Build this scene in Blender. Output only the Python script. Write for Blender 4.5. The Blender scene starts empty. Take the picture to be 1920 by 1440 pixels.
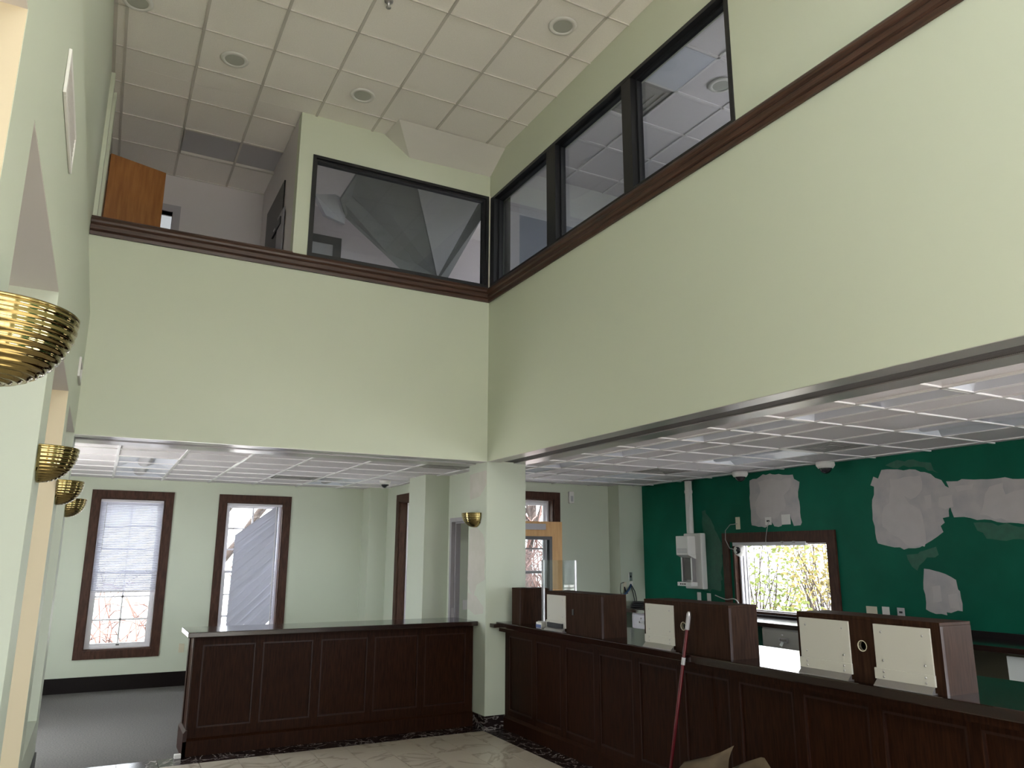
import bpy, math, random
from mathutils import Vector, Matrix
random.seed(7)
S = bpy.context.scene
COL = S.collection
R = math.radians
# ------------------------------------------------------------------ camera
F, PITCH, YAW, ROLL, EYE = 1430.26, R(12.66078), R(27.9878), R(0.22142), 1.727
_fw = Vector((math.sin(YAW)*math.cos(PITCH), math.cos(YAW)*math.cos(PITCH), math.sin(PITCH)))
_r0 = Vector((math.cos(YAW), -math.sin(YAW), 0)); _u0 = _r0.cross(_fw)
_r = _r0*math.cos(ROLL) + _u0*math.sin(ROLL); _u = -_r0*math.sin(ROLL) + _u0*math.cos(ROLL)
cam_d = bpy.data.cameras.new('camera'); cam = bpy.data.objects.new('camera', cam_d); COL.objects.link(cam)
cam_d.sensor_fit = 'HORIZONTAL'; cam_d.sensor_width = 36.0; cam_d.lens = F/1920*36.0
cam_d.clip_start = 0.02; cam_d.clip_end = 300
_m = Matrix((_r, _u, -_fw)).transposed().to_4x4(); _m.translation = (0, 0, EYE)
cam.matrix_world = _m
S.camera = cam
# ------------------------------------------------------------------ light
W = bpy.data.worlds.new('overcast_sky'); S.world = W; W.use_nodes = True
_bg = W.node_tree.nodes['Background']
SKY = 8.5
_bg.inputs[0].default_value = (0.90, 0.95, 1.0, 1); _bg.inputs[1].default_value = SKY
sun_d = bpy.data.lights.new('sun', 'SUN'); sun_d.energy = 25.0; sun_d.color = (1.0, 0.96, 0.91); sun_d.angle = R(0.6)
sun = bpy.data.objects.new('sun', sun_d); COL.objects.link(sun); sun.location = (-2, -25, 25)
sun.rotation_euler = Vector((0.10, 1.0, -1.1)).to_track_quat('-Z', 'Y').to_euler()
S.view_settings.view_transform = 'Standard'; S.view_settings.look = 'None'
S.view_settings.gamma = 1.0; S.view_settings.use_curve_mapping = False
S.view_settings.exposure = 1.25
S.cycles.use_denoising = True
S.cycles.max_bounces = 12; S.cycles.diffuse_bounces = 7; S.cycles.glossy_bounces = 4
S.cycles.transparent_max_bounces = 16; S.cycles.sample_clamp_indirect = 6.0
S.cycles.caustics_reflective = False; S.cycles.caustics_refractive = False

def at(px, py, x=None, y=None, z=None):
    """the point of the place that stands at this spot of the survey photo on a plane x, y or z"""
    d = _r*((px-960)/F) + _u*(-(py-720)/F) + _fw
    t = x/d.x if x is not None else y/d.y if y is not None else (z-EYE)/d.z
    return Vector((0, 0, EYE)) + d*t

def portal(c, n, w, h):
    l = bpy.data.lights.new('daylight_opening', 'AREA'); l.shape = 'RECTANGLE'; l.size = w; l.size_y = h
    l.cycles.is_portal = True
    o = bpy.data.objects.new('daylight_opening', l); COL.objects.link(o)
    o.location = c; o.rotation_euler = Vector(n).to_track_quat('-Z', 'Z').to_euler()
# ------------------------------------------------------------------ materials
MATS = {}
def mat(name, col, rough=0.6, metal=0.0, spec=0.5, var=0.0, vscale=4.0, bump=0.0, bscale=60.0, col2=None, stretch=None, coat=0.0):
    if name in MATS: return MATS[name]
    m = bpy.data.materials.new(name); m.use_nodes = True; nt = m.node_tree; N = nt.nodes; L = nt.links
    b = N['Principled BSDF']
    b.inputs['Base Color'].default_value = (*col, 1); b.inputs['Roughness'].default_value = rough
    b.inputs['Metallic'].default_value = metal; b.inputs['Specular IOR Level'].default_value = spec
    if coat: b.inputs['Coat Weight'].default_value = coat; b.inputs['Coat Roughness'].default_value = 0.08
    tc = N.new('ShaderNodeTexCoord'); mp = N.new('ShaderNodeMapping'); L.new(tc.outputs['Object'], mp.inputs[0])
    if stretch: mp.inputs['Scale'].default_value = stretch
    if var or col2:
        n = N.new('ShaderNodeTexNoise'); n.inputs['Scale'].default_value = vscale; n.inputs['Detail'].default_value = 6
        L.new(mp.outputs[0], n.inputs['Vector'])
        rp = N.new('ShaderNodeValToRGB'); rp.color_ramp.elements[0].position = 0.33; rp.color_ramp.elements[1].position = 0.67
        c2 = col2 if col2 else tuple(min(1, c*(1+var)) for c in col); c1 = col if col2 else tuple(c*(1-var) for c in col)
        rp.color_ramp.elements[0].color = (*c1, 1); rp.color_ramp.elements[1].color = (*c2, 1)
        L.new(n.outputs[0], rp.inputs[0]); L.new(rp.outputs[0], b.inputs['Base Color'])
    if bump:
        n2 = N.new('ShaderNodeTexNoise'); n2.inputs['Scale'].default_value = bscale; n2.inputs['Detail'].default_value = 4
        L.new(mp.outputs[0], n2.inputs['Vector'])
        bp = N.new('ShaderNodeBump'); bp.inputs['Strength'].default_value = bump; bp.inputs['Distance'].default_value = 0.004
        L.new(n2.outputs[0], bp.inputs['Height']); L.new(bp.outputs[0], b.inputs['Normal'])
    MATS[name] = m; return m

def marble(name, base, vein, scale, width, rough=0.15):
    m = bpy.data.materials.new(name); m.use_nodes = True; nt = m.node_tree; N = nt.nodes; L = nt.links
    b = N['Principled BSDF']; b.inputs['Roughness'].default_value = rough
    tc = N.new('ShaderNodeTexCoord')
    oi = N.new('ShaderNodeObjectInfo'); ad = N.new('ShaderNodeVectorMath'); ad.operation = 'MULTIPLY_ADD'
    cx = N.new('ShaderNodeCombineXYZ'); L.new(oi.outputs['Random'], cx.inputs[0]); L.new(oi.outputs['Random'], cx.inputs[1])
    ad.inputs[1].default_value = (17, 31, 0); L.new(cx.outputs[0], ad.inputs[0]); L.new(tc.outputs['Object'], ad.inputs[2])
    n = N.new('ShaderNodeTexNoise'); n.inputs['Scale'].default_value = scale; n.inputs['Detail'].default_value = 8; n.inputs['Distortion'].default_value = 1.4
    L.new(ad.outputs[0], n.inputs['Vector'])
    su = N.new('ShaderNodeMath'); su.operation = 'SUBTRACT'; su.inputs[1].default_value = 0.5; L.new(n.outputs[0], su.inputs[0])
    ab = N.new('ShaderNodeMath'); ab.operation = 'ABSOLUTE'; L.new(su.outputs[0], ab.inputs[0])
    rp = N.new('ShaderNodeValToRGB'); rp.color_ramp.elements[0].color = (*vein, 1); rp.color_ramp.elements[1].color = (*base, 1)
    rp.color_ramp.elements[1].position = width; L.new(ab.outputs[0], rp.inputs[0])
    L.new(rp.outputs[0], b.inputs['Base Color']); MATS[name] = m; return m

def glass_mat(name, tint=(0.95, 0.97, 0.96), ior=1.5, rough=0.0):
    m = bpy.data.materials.new(name); m.use_nodes = True; nt = m.node_tree; N = nt.nodes; L = nt.links
    N.remove(N['Principled BSDF']); out = N['Material Output']
    t = N.new('ShaderNodeBsdfTransparent'); t.inputs[0].default_value = (*tint, 1)
    g = N.new('ShaderNodeBsdfGlossy'); g.inputs['Roughness'].default_value = rough
    lw = N.new('ShaderNodeLayerWeight'); lw.inputs[0].default_value = 0.5
    pw = N.new('ShaderNodeMath'); pw.operation = 'POWER'; pw.inputs[1].default_value = 4.0; L.new(lw.outputs['Facing'], pw.inputs[0])
    f = N.new('ShaderNodeMath'); f.operation = 'MULTIPLY_ADD'; f.inputs[1].default_value = 0.75; f.inputs[2].default_value = (ior-1)*0.06; L.new(pw.outputs[0], f.inputs[0])
    mx = N.new('ShaderNodeMixShader'); L.new(f.outputs[0], mx.inputs[0]); L.new(t.outputs[0], mx.inputs[1]); L.new(g.outputs[0], mx.inputs[2])
    L.new(mx.outputs[0], out.inputs[0]); MATS[name] = m; return m

def translucent_mat(name, col, amount):
    m = bpy.data.materials.new(name); m.use_nodes = True; nt = m.node_tree; N = nt.nodes; L = nt.links
    N.remove(N['Principled BSDF']); out = N['Material Output']
    d = N.new('ShaderNodeBsdfDiffuse'); d.inputs[0].default_value = (*col, 1)
    t = N.new('ShaderNodeBsdfTranslucent'); t.inputs[0].default_value = (*col, 1)
    mx = N.new('ShaderNodeMixShader'); mx.inputs[0].default_value = amount
    L.new(d.outputs[0], mx.inputs[1]); L.new(t.outputs[0], mx.inputs[2]); L.new(mx.outputs[0], out.inputs[0]); MATS[name] = m; return m

GREEN = mat('sage_wall_paint', (0.575, 0.605, 0.49), 0.55, bump=0.05, bscale=220)
GREEN2 = mat('sage_wall_paint_lower', (0.56, 0.60, 0.50), 0.5, bump=0.05, bscale=220)
WARMLIT = mat('reveal_warm_sunlight', (0.74, 0.63, 0.44), 0.55, bump=0.05, bscale=220)  # warm sunlight painted into the colour of two reveals
SOFFITW = mat('grey_white_soffit_paint', (0.66, 0.63, 0.60), 0.7)
LILAC = mat('wall_lilac_window_light', (0.60, 0.56, 0.57), 0.7)  # lilac tint of the window light put into the wall colour
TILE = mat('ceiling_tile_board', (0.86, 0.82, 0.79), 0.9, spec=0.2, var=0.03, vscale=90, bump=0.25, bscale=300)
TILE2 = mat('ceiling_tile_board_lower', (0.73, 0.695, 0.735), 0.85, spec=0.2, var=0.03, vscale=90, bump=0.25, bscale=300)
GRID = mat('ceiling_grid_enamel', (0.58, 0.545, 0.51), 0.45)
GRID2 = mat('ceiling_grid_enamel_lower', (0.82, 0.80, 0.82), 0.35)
DARKWOOD = mat('dark_trim_wood', (0.030, 0.013, 0.008), 0.38, col2=(0.075, 0.034, 0.022), vscale=9, stretch=(1, 1, 9), bump=0.1, bscale=40)
DARKWOODX = mat('dark_trim_wood_long', (0.030, 0.013, 0.008), 0.38, col2=(0.085, 0.038, 0.024), vscale=5, stretch=(0.6, 0.6, 26), bump=0.1, bscale=40)
MAHOG = mat('mahogany_veneer', (0.014, 0.0045, 0.002), 0.5, spec=0.07, col2=(0.030, 0.0105, 0.0045), vscale=10, stretch=(9, 9, 0.7))
MAHOG2 = mat('mahogany_moulding', (0.020, 0.0075, 0.0045), 0.42, spec=0.16, col2=(0.030, 0.011, 0.007), vscale=10, stretch=(9, 9, 0.7))
MAHTOP = mat('mahogany_worktop', (0.012, 0.005, 0.004), 0.12, col2=(0.022, 0.009, 0.006), vscale=7, stretch=(7, 0.8, 7), coat=0.3)
BOXWOOD = mat('walnut_box_veneer', (0.022, 0.010, 0.006), 0.5, spec=0.05, col2=(0.042, 0.020, 0.012), vscale=9, stretch=(8, 8, 0.7))
CASING = mat('window_casing_wood', (0.036, 0.014, 0.009), 0.5, spec=0.2, col2=(0.075, 0.032, 0.020), vscale=9, stretch=(5, 5, 1))
MAPLE = mat('maple_veneer', (0.50, 0.29, 0.13), 0.45, spec=0.25, col2=(0.60, 0.36, 0.17), vscale=6, stretch=(5, 5, 0.6))
OAKD = mat('honey_oak_veneer', (0.24, 0.085, 0.018), 0.4, col2=(0.33, 0.13, 0.032), vscale=6, stretch=(5, 5, 0.6))
BLACKF = mat('black_bronze_frame', (0.010, 0.010, 0.012), 0.42)
BASEB = mat('black_baseboard', (0.009, 0.006, 0.006), 0.4, spec=0.12)
VINYL = mat('white_vinyl_sash', (0.78, 0.76, 0.80), 0.4)
SLAT = translucent_mat('blind_slat_vinyl', (0.56, 0.565, 0.64), 0.10)
RAILW = mat('blind_rail_enamel', (0.60, 0.58, 0.63), 0.4)
STEEL = mat('brushed_steel', (0.48, 0.46, 0.47), 0.33, metal=0.85)
LIP = mat('painted_aluminium_lip', (0.52, 0.49, 0.49), 0.28, metal=0.55)
GRILLE = mat('dark_bar_grille', (0.07, 0.062, 0.06), 0.6)
BRASS = mat('polished_brass', (0.38, 0.295, 0.125), 0.10, metal=1.0)
GWALL = mat('deep_green_paint', (0.002, 0.098, 0.058), 0.55, spec=0.15, col2=(0.003, 0.122, 0.073), vscale=2.5)
PRIMER = mat('grey_primer', (0.42, 0.40, 0.42), 0.75, col2=(0.52, 0.48, 0.48), vscale=7)
PRIMER2 = mat('grey_primer_dense', (0.54, 0.50, 0.50), 0.75, var=0.03, vscale=9)
SCUFF = mat('green_paint_touched_up', (0.022, 0.12, 0.075), 0.6, var=0.12, vscale=18)
WHITEP = mat('white_plastic', (0.72, 0.70, 0.68), 0.4)
PLATE = mat('white_enamelled_plate', (0.52, 0.505, 0.46), 0.38)
BEIGEP = mat('almond_plastic', (0.62, 0.57, 0.44), 0.4)
BLACKP = mat('black_plastic', (0.012, 0.012, 0.014), 0.35)
DOME = mat('smoked_dome', (0.02, 0.02, 0.024), 0.06)
FRAMEG = mat('grey_hollow_metal', (0.36, 0.34, 0.37), 0.4)
VENT = mat('grey_ceiling_diffuser', (0.36, 0.345, 0.34), 0.6)
REFL = mat('white_fixture_reflector', (0.70, 0.72, 0.82), 0.3)
LENS = mat('grey_fixture_lens', (0.44, 0.43, 0.46), 0.35)
SPK = mat('grey_speaker_cloth', (0.44, 0.445, 0.41), 0.7)
CARPET = mat('grey_carpet', (0.115, 0.112, 0.11), 0.95, spec=0.05, col2=(0.18, 0.17, 0.16), vscale=70, bump=0.9, bscale=400)
GROUT = mat('tile_grout', (0.10, 0.08, 0.06), 0.8)
MARBW = marble('white_marble', (0.54, 0.475, 0.40), (0.37, 0.325, 0.27), 1.2, 0.030, 0.25)
MARBB = marble('black_marble', (0.020, 0.012, 0.012), (0.30, 0.27, 0.26), 4.5, 0.020, 0.22)
CARD = mat('cardboard', (0.12, 0.085, 0.052), 0.85, var=0.1, vscale=14)  # shade of the teller counter put into the base brown
REDP = mat('red_enamel_pole', (0.10, 0.006, 0.012), 0.25)
GREYDR = mat('putty_steel_drawer', (0.30, 0.285, 0.26), 0.4)
LGREY = mat('light_steel_drawer', (0.52, 0.50, 0.55), 0.4)
GLASS = glass_mat('window_glass', (0.68, 0.69, 0.69))
GLASST = glass_mat('tinted_glass', (0.17, 0.17, 0.168))
GLASSF = glass_mat('entrance_glass', (0.62, 0.62, 0.61))
GLASSC = glass_mat('clear_glass', (0.96, 0.97, 0.97))
GLASSI = glass_mat('interior_glass', (0.82, 0.84, 0.86), 1.55)
ACRYL = glass_mat('clear_acrylic', (0.90, 0.93, 0.92), 1.5)
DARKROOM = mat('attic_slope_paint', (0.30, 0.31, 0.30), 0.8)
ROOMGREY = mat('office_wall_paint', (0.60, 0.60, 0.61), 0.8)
BLUEGREY = mat('slate_blue_partition', (0.30, 0.31, 0.36), 0.8)
GROUND = mat('leaf_litter', (0.36, 0.345, 0.33), 0.95, col2=(0.46, 0.44, 0.42), vscale=3)
BARK = mat('tree_bark', (0.030, 0.020, 0.017), 0.9, var=0.2, vscale=12)
REDTW = mat('red_twig', (0.115, 0.058, 0.050), 0.9, var=0.2, vscale=6)
LEAFY = translucent_mat('autumn_leaf', (0.19, 0.155, 0.065), 0.5)
LEAFG = translucent_mat('green_leaf', (0.11, 0.13, 0.045), 0.5)
BRICKX = mat('exterior_masonry', (0.35, 0.30, 0.27), 0.9)
WIREW = mat('white_cable', (0.40, 0.40, 0.39), 0.5)
BLUEC = mat('blue_cable', (0.03, 0.07, 0.16), 0.5)
PAPER = mat('white_paper', (0.72, 0.74, 0.74), 0.8)
BLUEL = mat('blue_printed_label', (0.10, 0.14, 0.30), 0.6)
# ------------------------------------------------------------------ mesh helpers
class MB:
    def __init__(s): s.v = []; s.f = []; s.sm = []
    def add(s, vs, fs, smooth=False):
        n = len(s.v); s.v += [tuple(v) for v in vs]; s.f += [tuple(i+n for i in f) for f in fs]; s.sm += [smooth]*len(fs); return s
    def box(s, x0, x1, y0, y1, z0, z1):
        x0, x1 = sorted((x0, x1)); y0, y1 = sorted((y0, y1)); z0, z1 = sorted((z0, z1))
        return s.add([(x0,y0,z0),(x1,y0,z0),(x1,y1,z0),(x0,y1,z0),(x0,y0,z1),(x1,y0,z1),(x1,y1,z1),(x0,y1,z1)],
                     [(0,3,2,1),(4,5,6,7),(0,1,5,4),(1,2,6,5),(2,3,7,6),(3,0,4,7)])
    def quad(s, a, b, c, d): return s.add([a, b, c, d], [(0, 1, 2, 3)])
    def prism(s, pts, off):
        """closed outline pts (3d) pushed along off"""
        n = len(pts); off = Vector(off); q = [Vector(p) for p in pts]; vs = q + [p+off for p in q]
        return s.add(vs, [tuple(range(n-1, -1, -1)), tuple(range(n, 2*n))] + [(i, (i+1) % n, n+(i+1) % n, n+i) for i in range(n)])
    def tube(s, pts, r, seg=8, cap=True, rs=None):
        pts = [Vector(p) for p in pts]; n = len(pts); vs = []; up = None
        for i, p in enumerate(pts):
            d = (pts[min(i+1, n-1)] - pts[max(i-1, 0)]).normalized()
            if up is None: up = d.orthogonal().normalized()
            up = (up - d*up.dot(d)); up = up.normalized() if up.length > 1e-6 else d.orthogonal().normalized()
            w = d.cross(up); rr = rs[i] if rs else r
            for k in range(seg):
                a = 2*math.pi*k/seg; vs.append(p + up*(rr*math.cos(a)) + w*(rr*math.sin(a)))
        fs = [(i*seg+k, i*seg+(k+1) % seg, (i+1)*seg+(k+1) % seg, (i+1)*seg+k) for i in range(n-1) for k in range(seg)]
        s.add(vs, fs, True)
        if cap: s.add(vs[:seg], [tuple(range(seg-1, -1, -1))]); s.add(vs[-seg:], [tuple(range(seg))])
        return s
    def lathe(s, c, prof, seg=24, a0=0, a1=2*math.pi, axis='z', smooth=True):
        """profile of (radius, height) about an axis through c"""
        c = Vector(c); full = abs(a1-a0-2*math.pi) < 1e-6; n = seg if full else seg+1; vs = []
        for r, h in prof:
            for k in range(n):
                a = a0+(a1-a0)*k/seg; p = (r*math.cos(a), r*math.sin(a), h)
                if axis == 'x': p = (h, p[0], p[1])
                if axis == 'y': p = (p[0], h, p[1])
                vs.append(c+Vector(p))
        fs = []
        for i in range(len(prof)-1):
            for k in range(seg):
                k2 = (k+1) % n if full else k+1
                fs.append((i*n+k, i*n+k2, (i+1)*n+k2, (i+1)*n+k))
        return s.add(vs, fs, smooth)
    def build(s, name, m, parent=None, bevel=0.0):
        off = Vector(parent.get('_o', (0, 0, 0))) if parent else Vector((0, 0, 0))
        me = bpy.data.meshes.new(name); me.from_pydata([tuple(Vector(v)-off) for v in s.v], [], s.f); me.update()
        me.polygons.foreach_set('use_smooth', s.sm); me.materials.append(m)
        o = bpy.data.objects.new(name, me); COL.objects.link(o)
        if parent: o.parent = parent; o['_o'] = tuple(off)
        if bevel:
            b = o.modifiers.new('edge', 'BEVEL'); b.width = bevel; b.segments = 2; b.limit_method = 'ANGLE'; b.angle_limit = R(40)
        return o
def tag(o, label=None, cat=None, group=None, kind=None):
    if label: o['label'] = label
    if cat: o['category'] = cat
    if group: o['group'] = group
    if kind: o['kind'] = kind
    return o
def thing(name, loc, label, cat, group=None, rz=0):
    o = bpy.data.objects.new(name, None); COL.objects.link(o); o.empty_display_size = 0.1
    o.location = loc; o.rotation_euler.z = rz; o['_o'] = tuple(loc); return tag(o, label, cat, group)
def local(name, label, cat, group=None):
    """thing whose parts are written about its own origin; placed afterwards"""
    o = bpy.data.objects.new(name, None); COL.objects.link(o); o['_o'] = (0, 0, 0); return tag(o, label, cat, group)
def struct(name, mb, m, parent=None, label=None):
    o = mb.build(name, m, parent)
    if not parent: o['kind'] = 'structure'; o['label'] = label or name.replace('_', ' ')
    return o
def share(src, loc, name=None, parent=None):
    o = src.copy(); COL.objects.link(o); o.parent = parent; o.location = loc; return o
def copy_tree(o, parent=None):
    c = o.copy(); COL.objects.link(c); c.parent = parent
    for ch in list(o.children): copy_tree(ch, c)
    return c
def wall(name, axis, p0, p1, u0, u1, z0, z1, m, holes=(), label=None):
    """slab between planes p0 and p1 of an axis, with rectangular holes (u0,u1,z0,z1)"""
    us = sorted({u0, u1, *[max(u0, min(u1, h[i])) for h in holes for i in (0, 1)]}); zs = sorted({z0, z1, *[max(z0, min(z1, h[i])) for h in holes for i in (2, 3)]})
    def solid(i, j):
        if i < 0 or j < 0 or i >= len(us)-1 or j >= len(zs)-1: return False
        u = (us[i]+us[i+1])/2; z = (zs[j]+zs[j+1])/2
        return not any(h[0] < u < h[1] and h[2] < z < h[3] for h in holes)
    mb = MB(); P = (lambda p, u, z: (p, u, z)) if axis == 'x' else (lambda p, u, z: (u, p, z))
    for i in range(len(us)-1):
        for j in range(len(zs)-1):
            if not solid(i, j): continue
            a, b, c, d = us[i], us[i+1], zs[j], zs[j+1]
            mb.quad(P(p0,a,c), P(p0,b,c), P(p0,b,d), P(p0,a,d)); mb.quad(P(p1,a,c), P(p1,a,d), P(p1,b,d), P(p1,b,c))
            if not solid(i-1, j): mb.quad(P(p0,a,c), P(p0,a,d), P(p1,a,d), P(p1,a,c))
            if not solid(i+1, j): mb.quad(P(p0,b,c), P(p1,b,c), P(p1,b,d), P(p0,b,d))
            if not solid(i, j-1): mb.quad(P(p0,a,c), P(p1,a,c), P(p1,b,c), P(p0,b,c))
            if not solid(i, j+1): mb.quad(P(p0,a,d), P(p0,b,d), P(p1,b,d), P(p1,a,d))
    return struct(name, mb, m, None, label)

def frame_rect(mb, axis, p0, p1, u0, u1, z0, z1, w, sill=None):
    """four bars round a rectangle, w wide, between planes p0 and p1"""
    B = (lambda a, b, c, d: mb.box(p0, p1, a, b, c, d)) if axis == 'x' else (lambda a, b, c, d: mb.box(a, b, p0, p1, c, d))
    B(u0, u0+w, z0, z1); B(u1-w, u1, z0, z1); B(u0+w, u1-w, z1-w, z1); B(u0+w, u1-w, z0, z0+(sill or w)); return mb
# ================================================================== STRUCTURE
XB, YA, ZS, ZT0, ZT1, ZC = 3.65, 7.436, 2.722, 4.53, 4.702, 6.28
XL, XU, ZL = -0.27, -0.36, 3.80         # left wall face, its upper face, ledge height
XG, YF, YT = 7.02, 11.72, 9.38          # deep green wall, far wall, wall behind the tellers
Y0 = -4.0
# ---- floors
fl = struct('floor', MB().box(-0.27, 7.1, Y0, 7.70, -0.25, -0.012), GROUT, None, 'atrium floor of white and black marble tiles')
TP, TX, TY = 0.311, 1.58, YA
wt = MB().box(0.0035, TP-0.0035, 0.0035, TP-0.0035, -0.012, 0.0).build('tile', MARBW, fl); first = True
for i in range(-6, 7):
    x = TX + i*TP
    x1 = min(x+TP, 3.64)
    if x < -0.27: continue
    sh = (i % 2)*TP*0.5
    for j in range(0, 13):
        y1 = TY - j*TP + sh - (TP if False else 0)
        ya, yb = y1-TP, y1
        if ya < 4.3: continue
        yb = min(yb, TY)
        if yb - ya < 0.02: continue
        if abs(x1-x-TP) < 0.01 and yb-ya > TP-0.01:
            if first: wt.location = (x, ya, 0); first = False
            else: share(wt, (x, ya, 0), parent=fl)
        else: MB().box(x+0.0035, x1-0.0035, ya+0.0035, yb-0.0035, -0.012, 0.0).build('tile', MARBW, fl)
MB().box(XL, 3.64, Y0, 4.28, -0.012, 0.0).build('tile_field', MARBW, fl)
bt = MB().box(0.0015, TP-0.0015, 0.0015, 0.258, -0.012, 0.0).build('border_tile', MARBB, fl); bt.location = (TX-TP*6, YA, 0)
for i in range(-5, 7):
    share(bt, (TX+i*TP, YA, 0), parent=fl)
bs = MB().box(3.6415, 4.0, 0.0015, TP-0.0015, -0.012, 0.0).build('border_tile', MARBB, fl); bs.location = (0, YA-TP, 0)
for j in range(2, 14): share(bs, (0, YA-j*TP, 0), parent=fl)
struct('floor_carpet', MB().box(-1.6, 4.2, 7.70, YF+0.2, -0.25, 0.0), CARPET, None, 'worn grey carpet floor behind the long reception counter')
struct('floor_teller', MB().box(4.0, XG+0.1, Y0, 9.5, -0.2, 0.0), CARPET, None, 'carpet floor behind the teller counter')
# ---- atrium ceiling
GX = [1.58+0.6125*n for n in range(-3, 4)]; GY = [6.527+0.609*n for n in range(-4, 6)]
def tile_ceiling(name, xs, ys, z, mt, mg, label, skip=(), slab=None, bar=0.012):
    """slab above, one board per bay, one tee per grid line"""
    s0 = slab or (xs[0], xs[-1], ys[0], ys[-1])
    ce = struct(name, MB().box(s0[0], s0[1], s0[2], s0[3], z+0.09, z+0.22), mt, None, label)
    cache = {}
    for i in range(len(xs)-1):
        for j in range(len(ys)-1):
            cxm, cym = (xs[i]+xs[i+1])/2, (ys[j]+ys[j+1])/2
            if any(a < cxm < b and c < cym < d for a, b, c, d in skip): continue
            w, h = round(xs[i+1]-xs[i], 3), round(ys[j+1]-ys[j], 3)
            if (w, h) not in cache:
                q = MB().box(0.002, w-0.002, 0.002, h-0.002, z+0.010, z+0.026)
                cache[(w, h)] = q.build('tile', mt, ce); cache[(w, h)].location = (xs[i], ys[j], 0)
            else: share(cache[(w, h)], (xs[i], ys[j], 0), parent=ce)
    return ce
def tee(ce, x0, x1, y0, y1, z, mg): return MB().box(x0, x1, y0, y1, z-0.001, z+0.010).build('tee', mg, ce)
xs = [XU] + [g for g in GX if XU+0.03 < g < XB-0.03] + [XB]
ys = [4.1] + [g for g in GY if g > 4.15] + [9.58]
skipA = [(1.43, 3.66, YA, 9.6), (GX[1], 1.43, GY[7], GY[8])]
ys = sorted(set(ys + [YA]))
ys = [v for v in ys if v != YA]
# boards beyond the glazed room are cut at its wall
ceA = tile_ceiling('ceiling', xs, [v for v in ys if v < YA] + [YA], ZC, TILE, GRID, 'high atrium ceiling of square white boards', slab=(XU-0.2, XB+0.1, Y0, 9.75))
cacheA = {}
xsm = [XU] + [g for g in GX if XU+0.03 < g < 1.40] + [1.43]; ysm = [YA] + [g for g in GY if g > YA] + [9.58]
for i in range(len(xsm)-1):
    for j in range(len(ysm)-1):
        if xsm[i] >= GX[1]-0.01 and abs(ysm[j]-GY[3+4-0]) < 0.01 - 1: continue
        if any(a < (xsm[i]+xsm[i+1])/2 < b and c < (ysm[j]+ysm[j+1])/2 < d for a, b, c, d in [(0.36, 1.44, 8.36, 8.95)]): continue
        MB().box(xsm[i]+0.002, xsm[i+1]-0.002, ysm[j]+(0.0 if j == 0 else 0.002), ysm[j+1]-0.002, ZC+0.010, ZC+0.026).build('tile', TILE, ceA)
for g in GX:
    if XU < g < XB: tee(ceA, g-0.012, g+0.012, 4.1, (9.58 if g < 1.42 else YA), ZC, GRID)
for g in GY:
    if g > 4.1: tee(ceA, XU, (XB if g < YA else 1.43), g-0.006, g+0.006, ZC, GRID)
tee(ceA, XU, XU+0.03, 4.1, 9.58, ZC, GRID)
# ---- balcony front wall and glazed room wall above it
wa = wall('wall_back', 'y', YA, YA+0.17, XL-0.10, XB, ZS, ZT1-0.005, GREEN, label='sage green wall under the balcony rail')
wall('wall_glazed_room', 'y', YA, YA+0.14, 1.43, XB, ZT1-0.005, ZC+0.05, GREEN, holes=[(1.575, 3.632, 4.70, 5.835)], label='sage green wall around the single dark interior window')
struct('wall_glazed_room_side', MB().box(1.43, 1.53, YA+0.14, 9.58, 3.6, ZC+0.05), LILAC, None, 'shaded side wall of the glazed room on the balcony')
# ---- right atrium wall
wb = wall('wall_right_upper', 'x', XB, XB+0.17, Y0, YA+0.17, ZS, ZC+0.05, GREEN, holes=[(3.53, 7.395, 4.70, 5.80)], label='tall sage green wall above the teller counter')
# ---- sloped bulkhead under the ceiling
A_, B_, C_, D_, E_ = (2.344, YA, ZC), (2.372, 7.06, ZC), (XB, 7.06, ZC), (XB, YA, 6.10), (2.638, YA, 6.08)
struct('ceiling_bulkhead', MB().add([A_, B_, C_, D_, E_, (XB, YA, ZC)], [(0,1,4), (1,2,3,4), (0,5,2,1), (0,4,3,5), (2,5,3)]), SOFFITW, None, 'sloped plaster bulkhead between ceiling and glazed room')
# ---- pillar
struct('wall_pillar', MB().box(XB, 4.126, YA, 7.89, 0, ZS+0.1), GREEN2, None, 'square sage green pillar between the two counters')
struct('baseboard_pillar', MB().add([(XB-0.012,YA-0.012,0),(XB+0.26,YA-0.012,0),(XB+0.26,YA,0),(XB,YA,0),(XB,YA+0.26,0),(XB-0.012,YA+0.26,0),
      (XB-0.012,YA-0.012,0.135),(XB+0.26,YA-0.012,0.135),(XB+0.26,YA,0.135),(XB,YA,0.135),(XB,YA+0.26,0.135),(XB-0.012,YA+0.26,0.135)],
      [(0,1,7,6),(1,2,8,7),(5,0,6,11),(4,5,11,10),(6,7,8,9),(6,9,10,11)]), MARBB, None, 'black marble baseboard around the pillar foot')
pil = bpy.data.objects['wall_pillar']
_pp = lambda pts: [at(680+a/4.235, 860+b/4.235, x=XB-0.0012) for a, b in pts]
PILP = mat('pillar_filler', (0.55, 0.535, 0.47), 0.8, col2=(0.60, 0.57, 0.52), vscale=8)
for pts in ([(850,560),(905,545),(955,600),(968,660),(970,760),(965,900),(972,960),(905,1000),(880,1090),(845,1040),(832,960),(838,800),(845,700)], [(832,1060),(900,1090),(960,1180),(955,1230),(890,1240),(835,1190)], [(852,130),(985,90),(985,200),(930,300),(852,330)]):
    MB().prism(_pp(pts), (0.0006, 0, 0)).build('filler_patch', PILP, pil)
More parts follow.
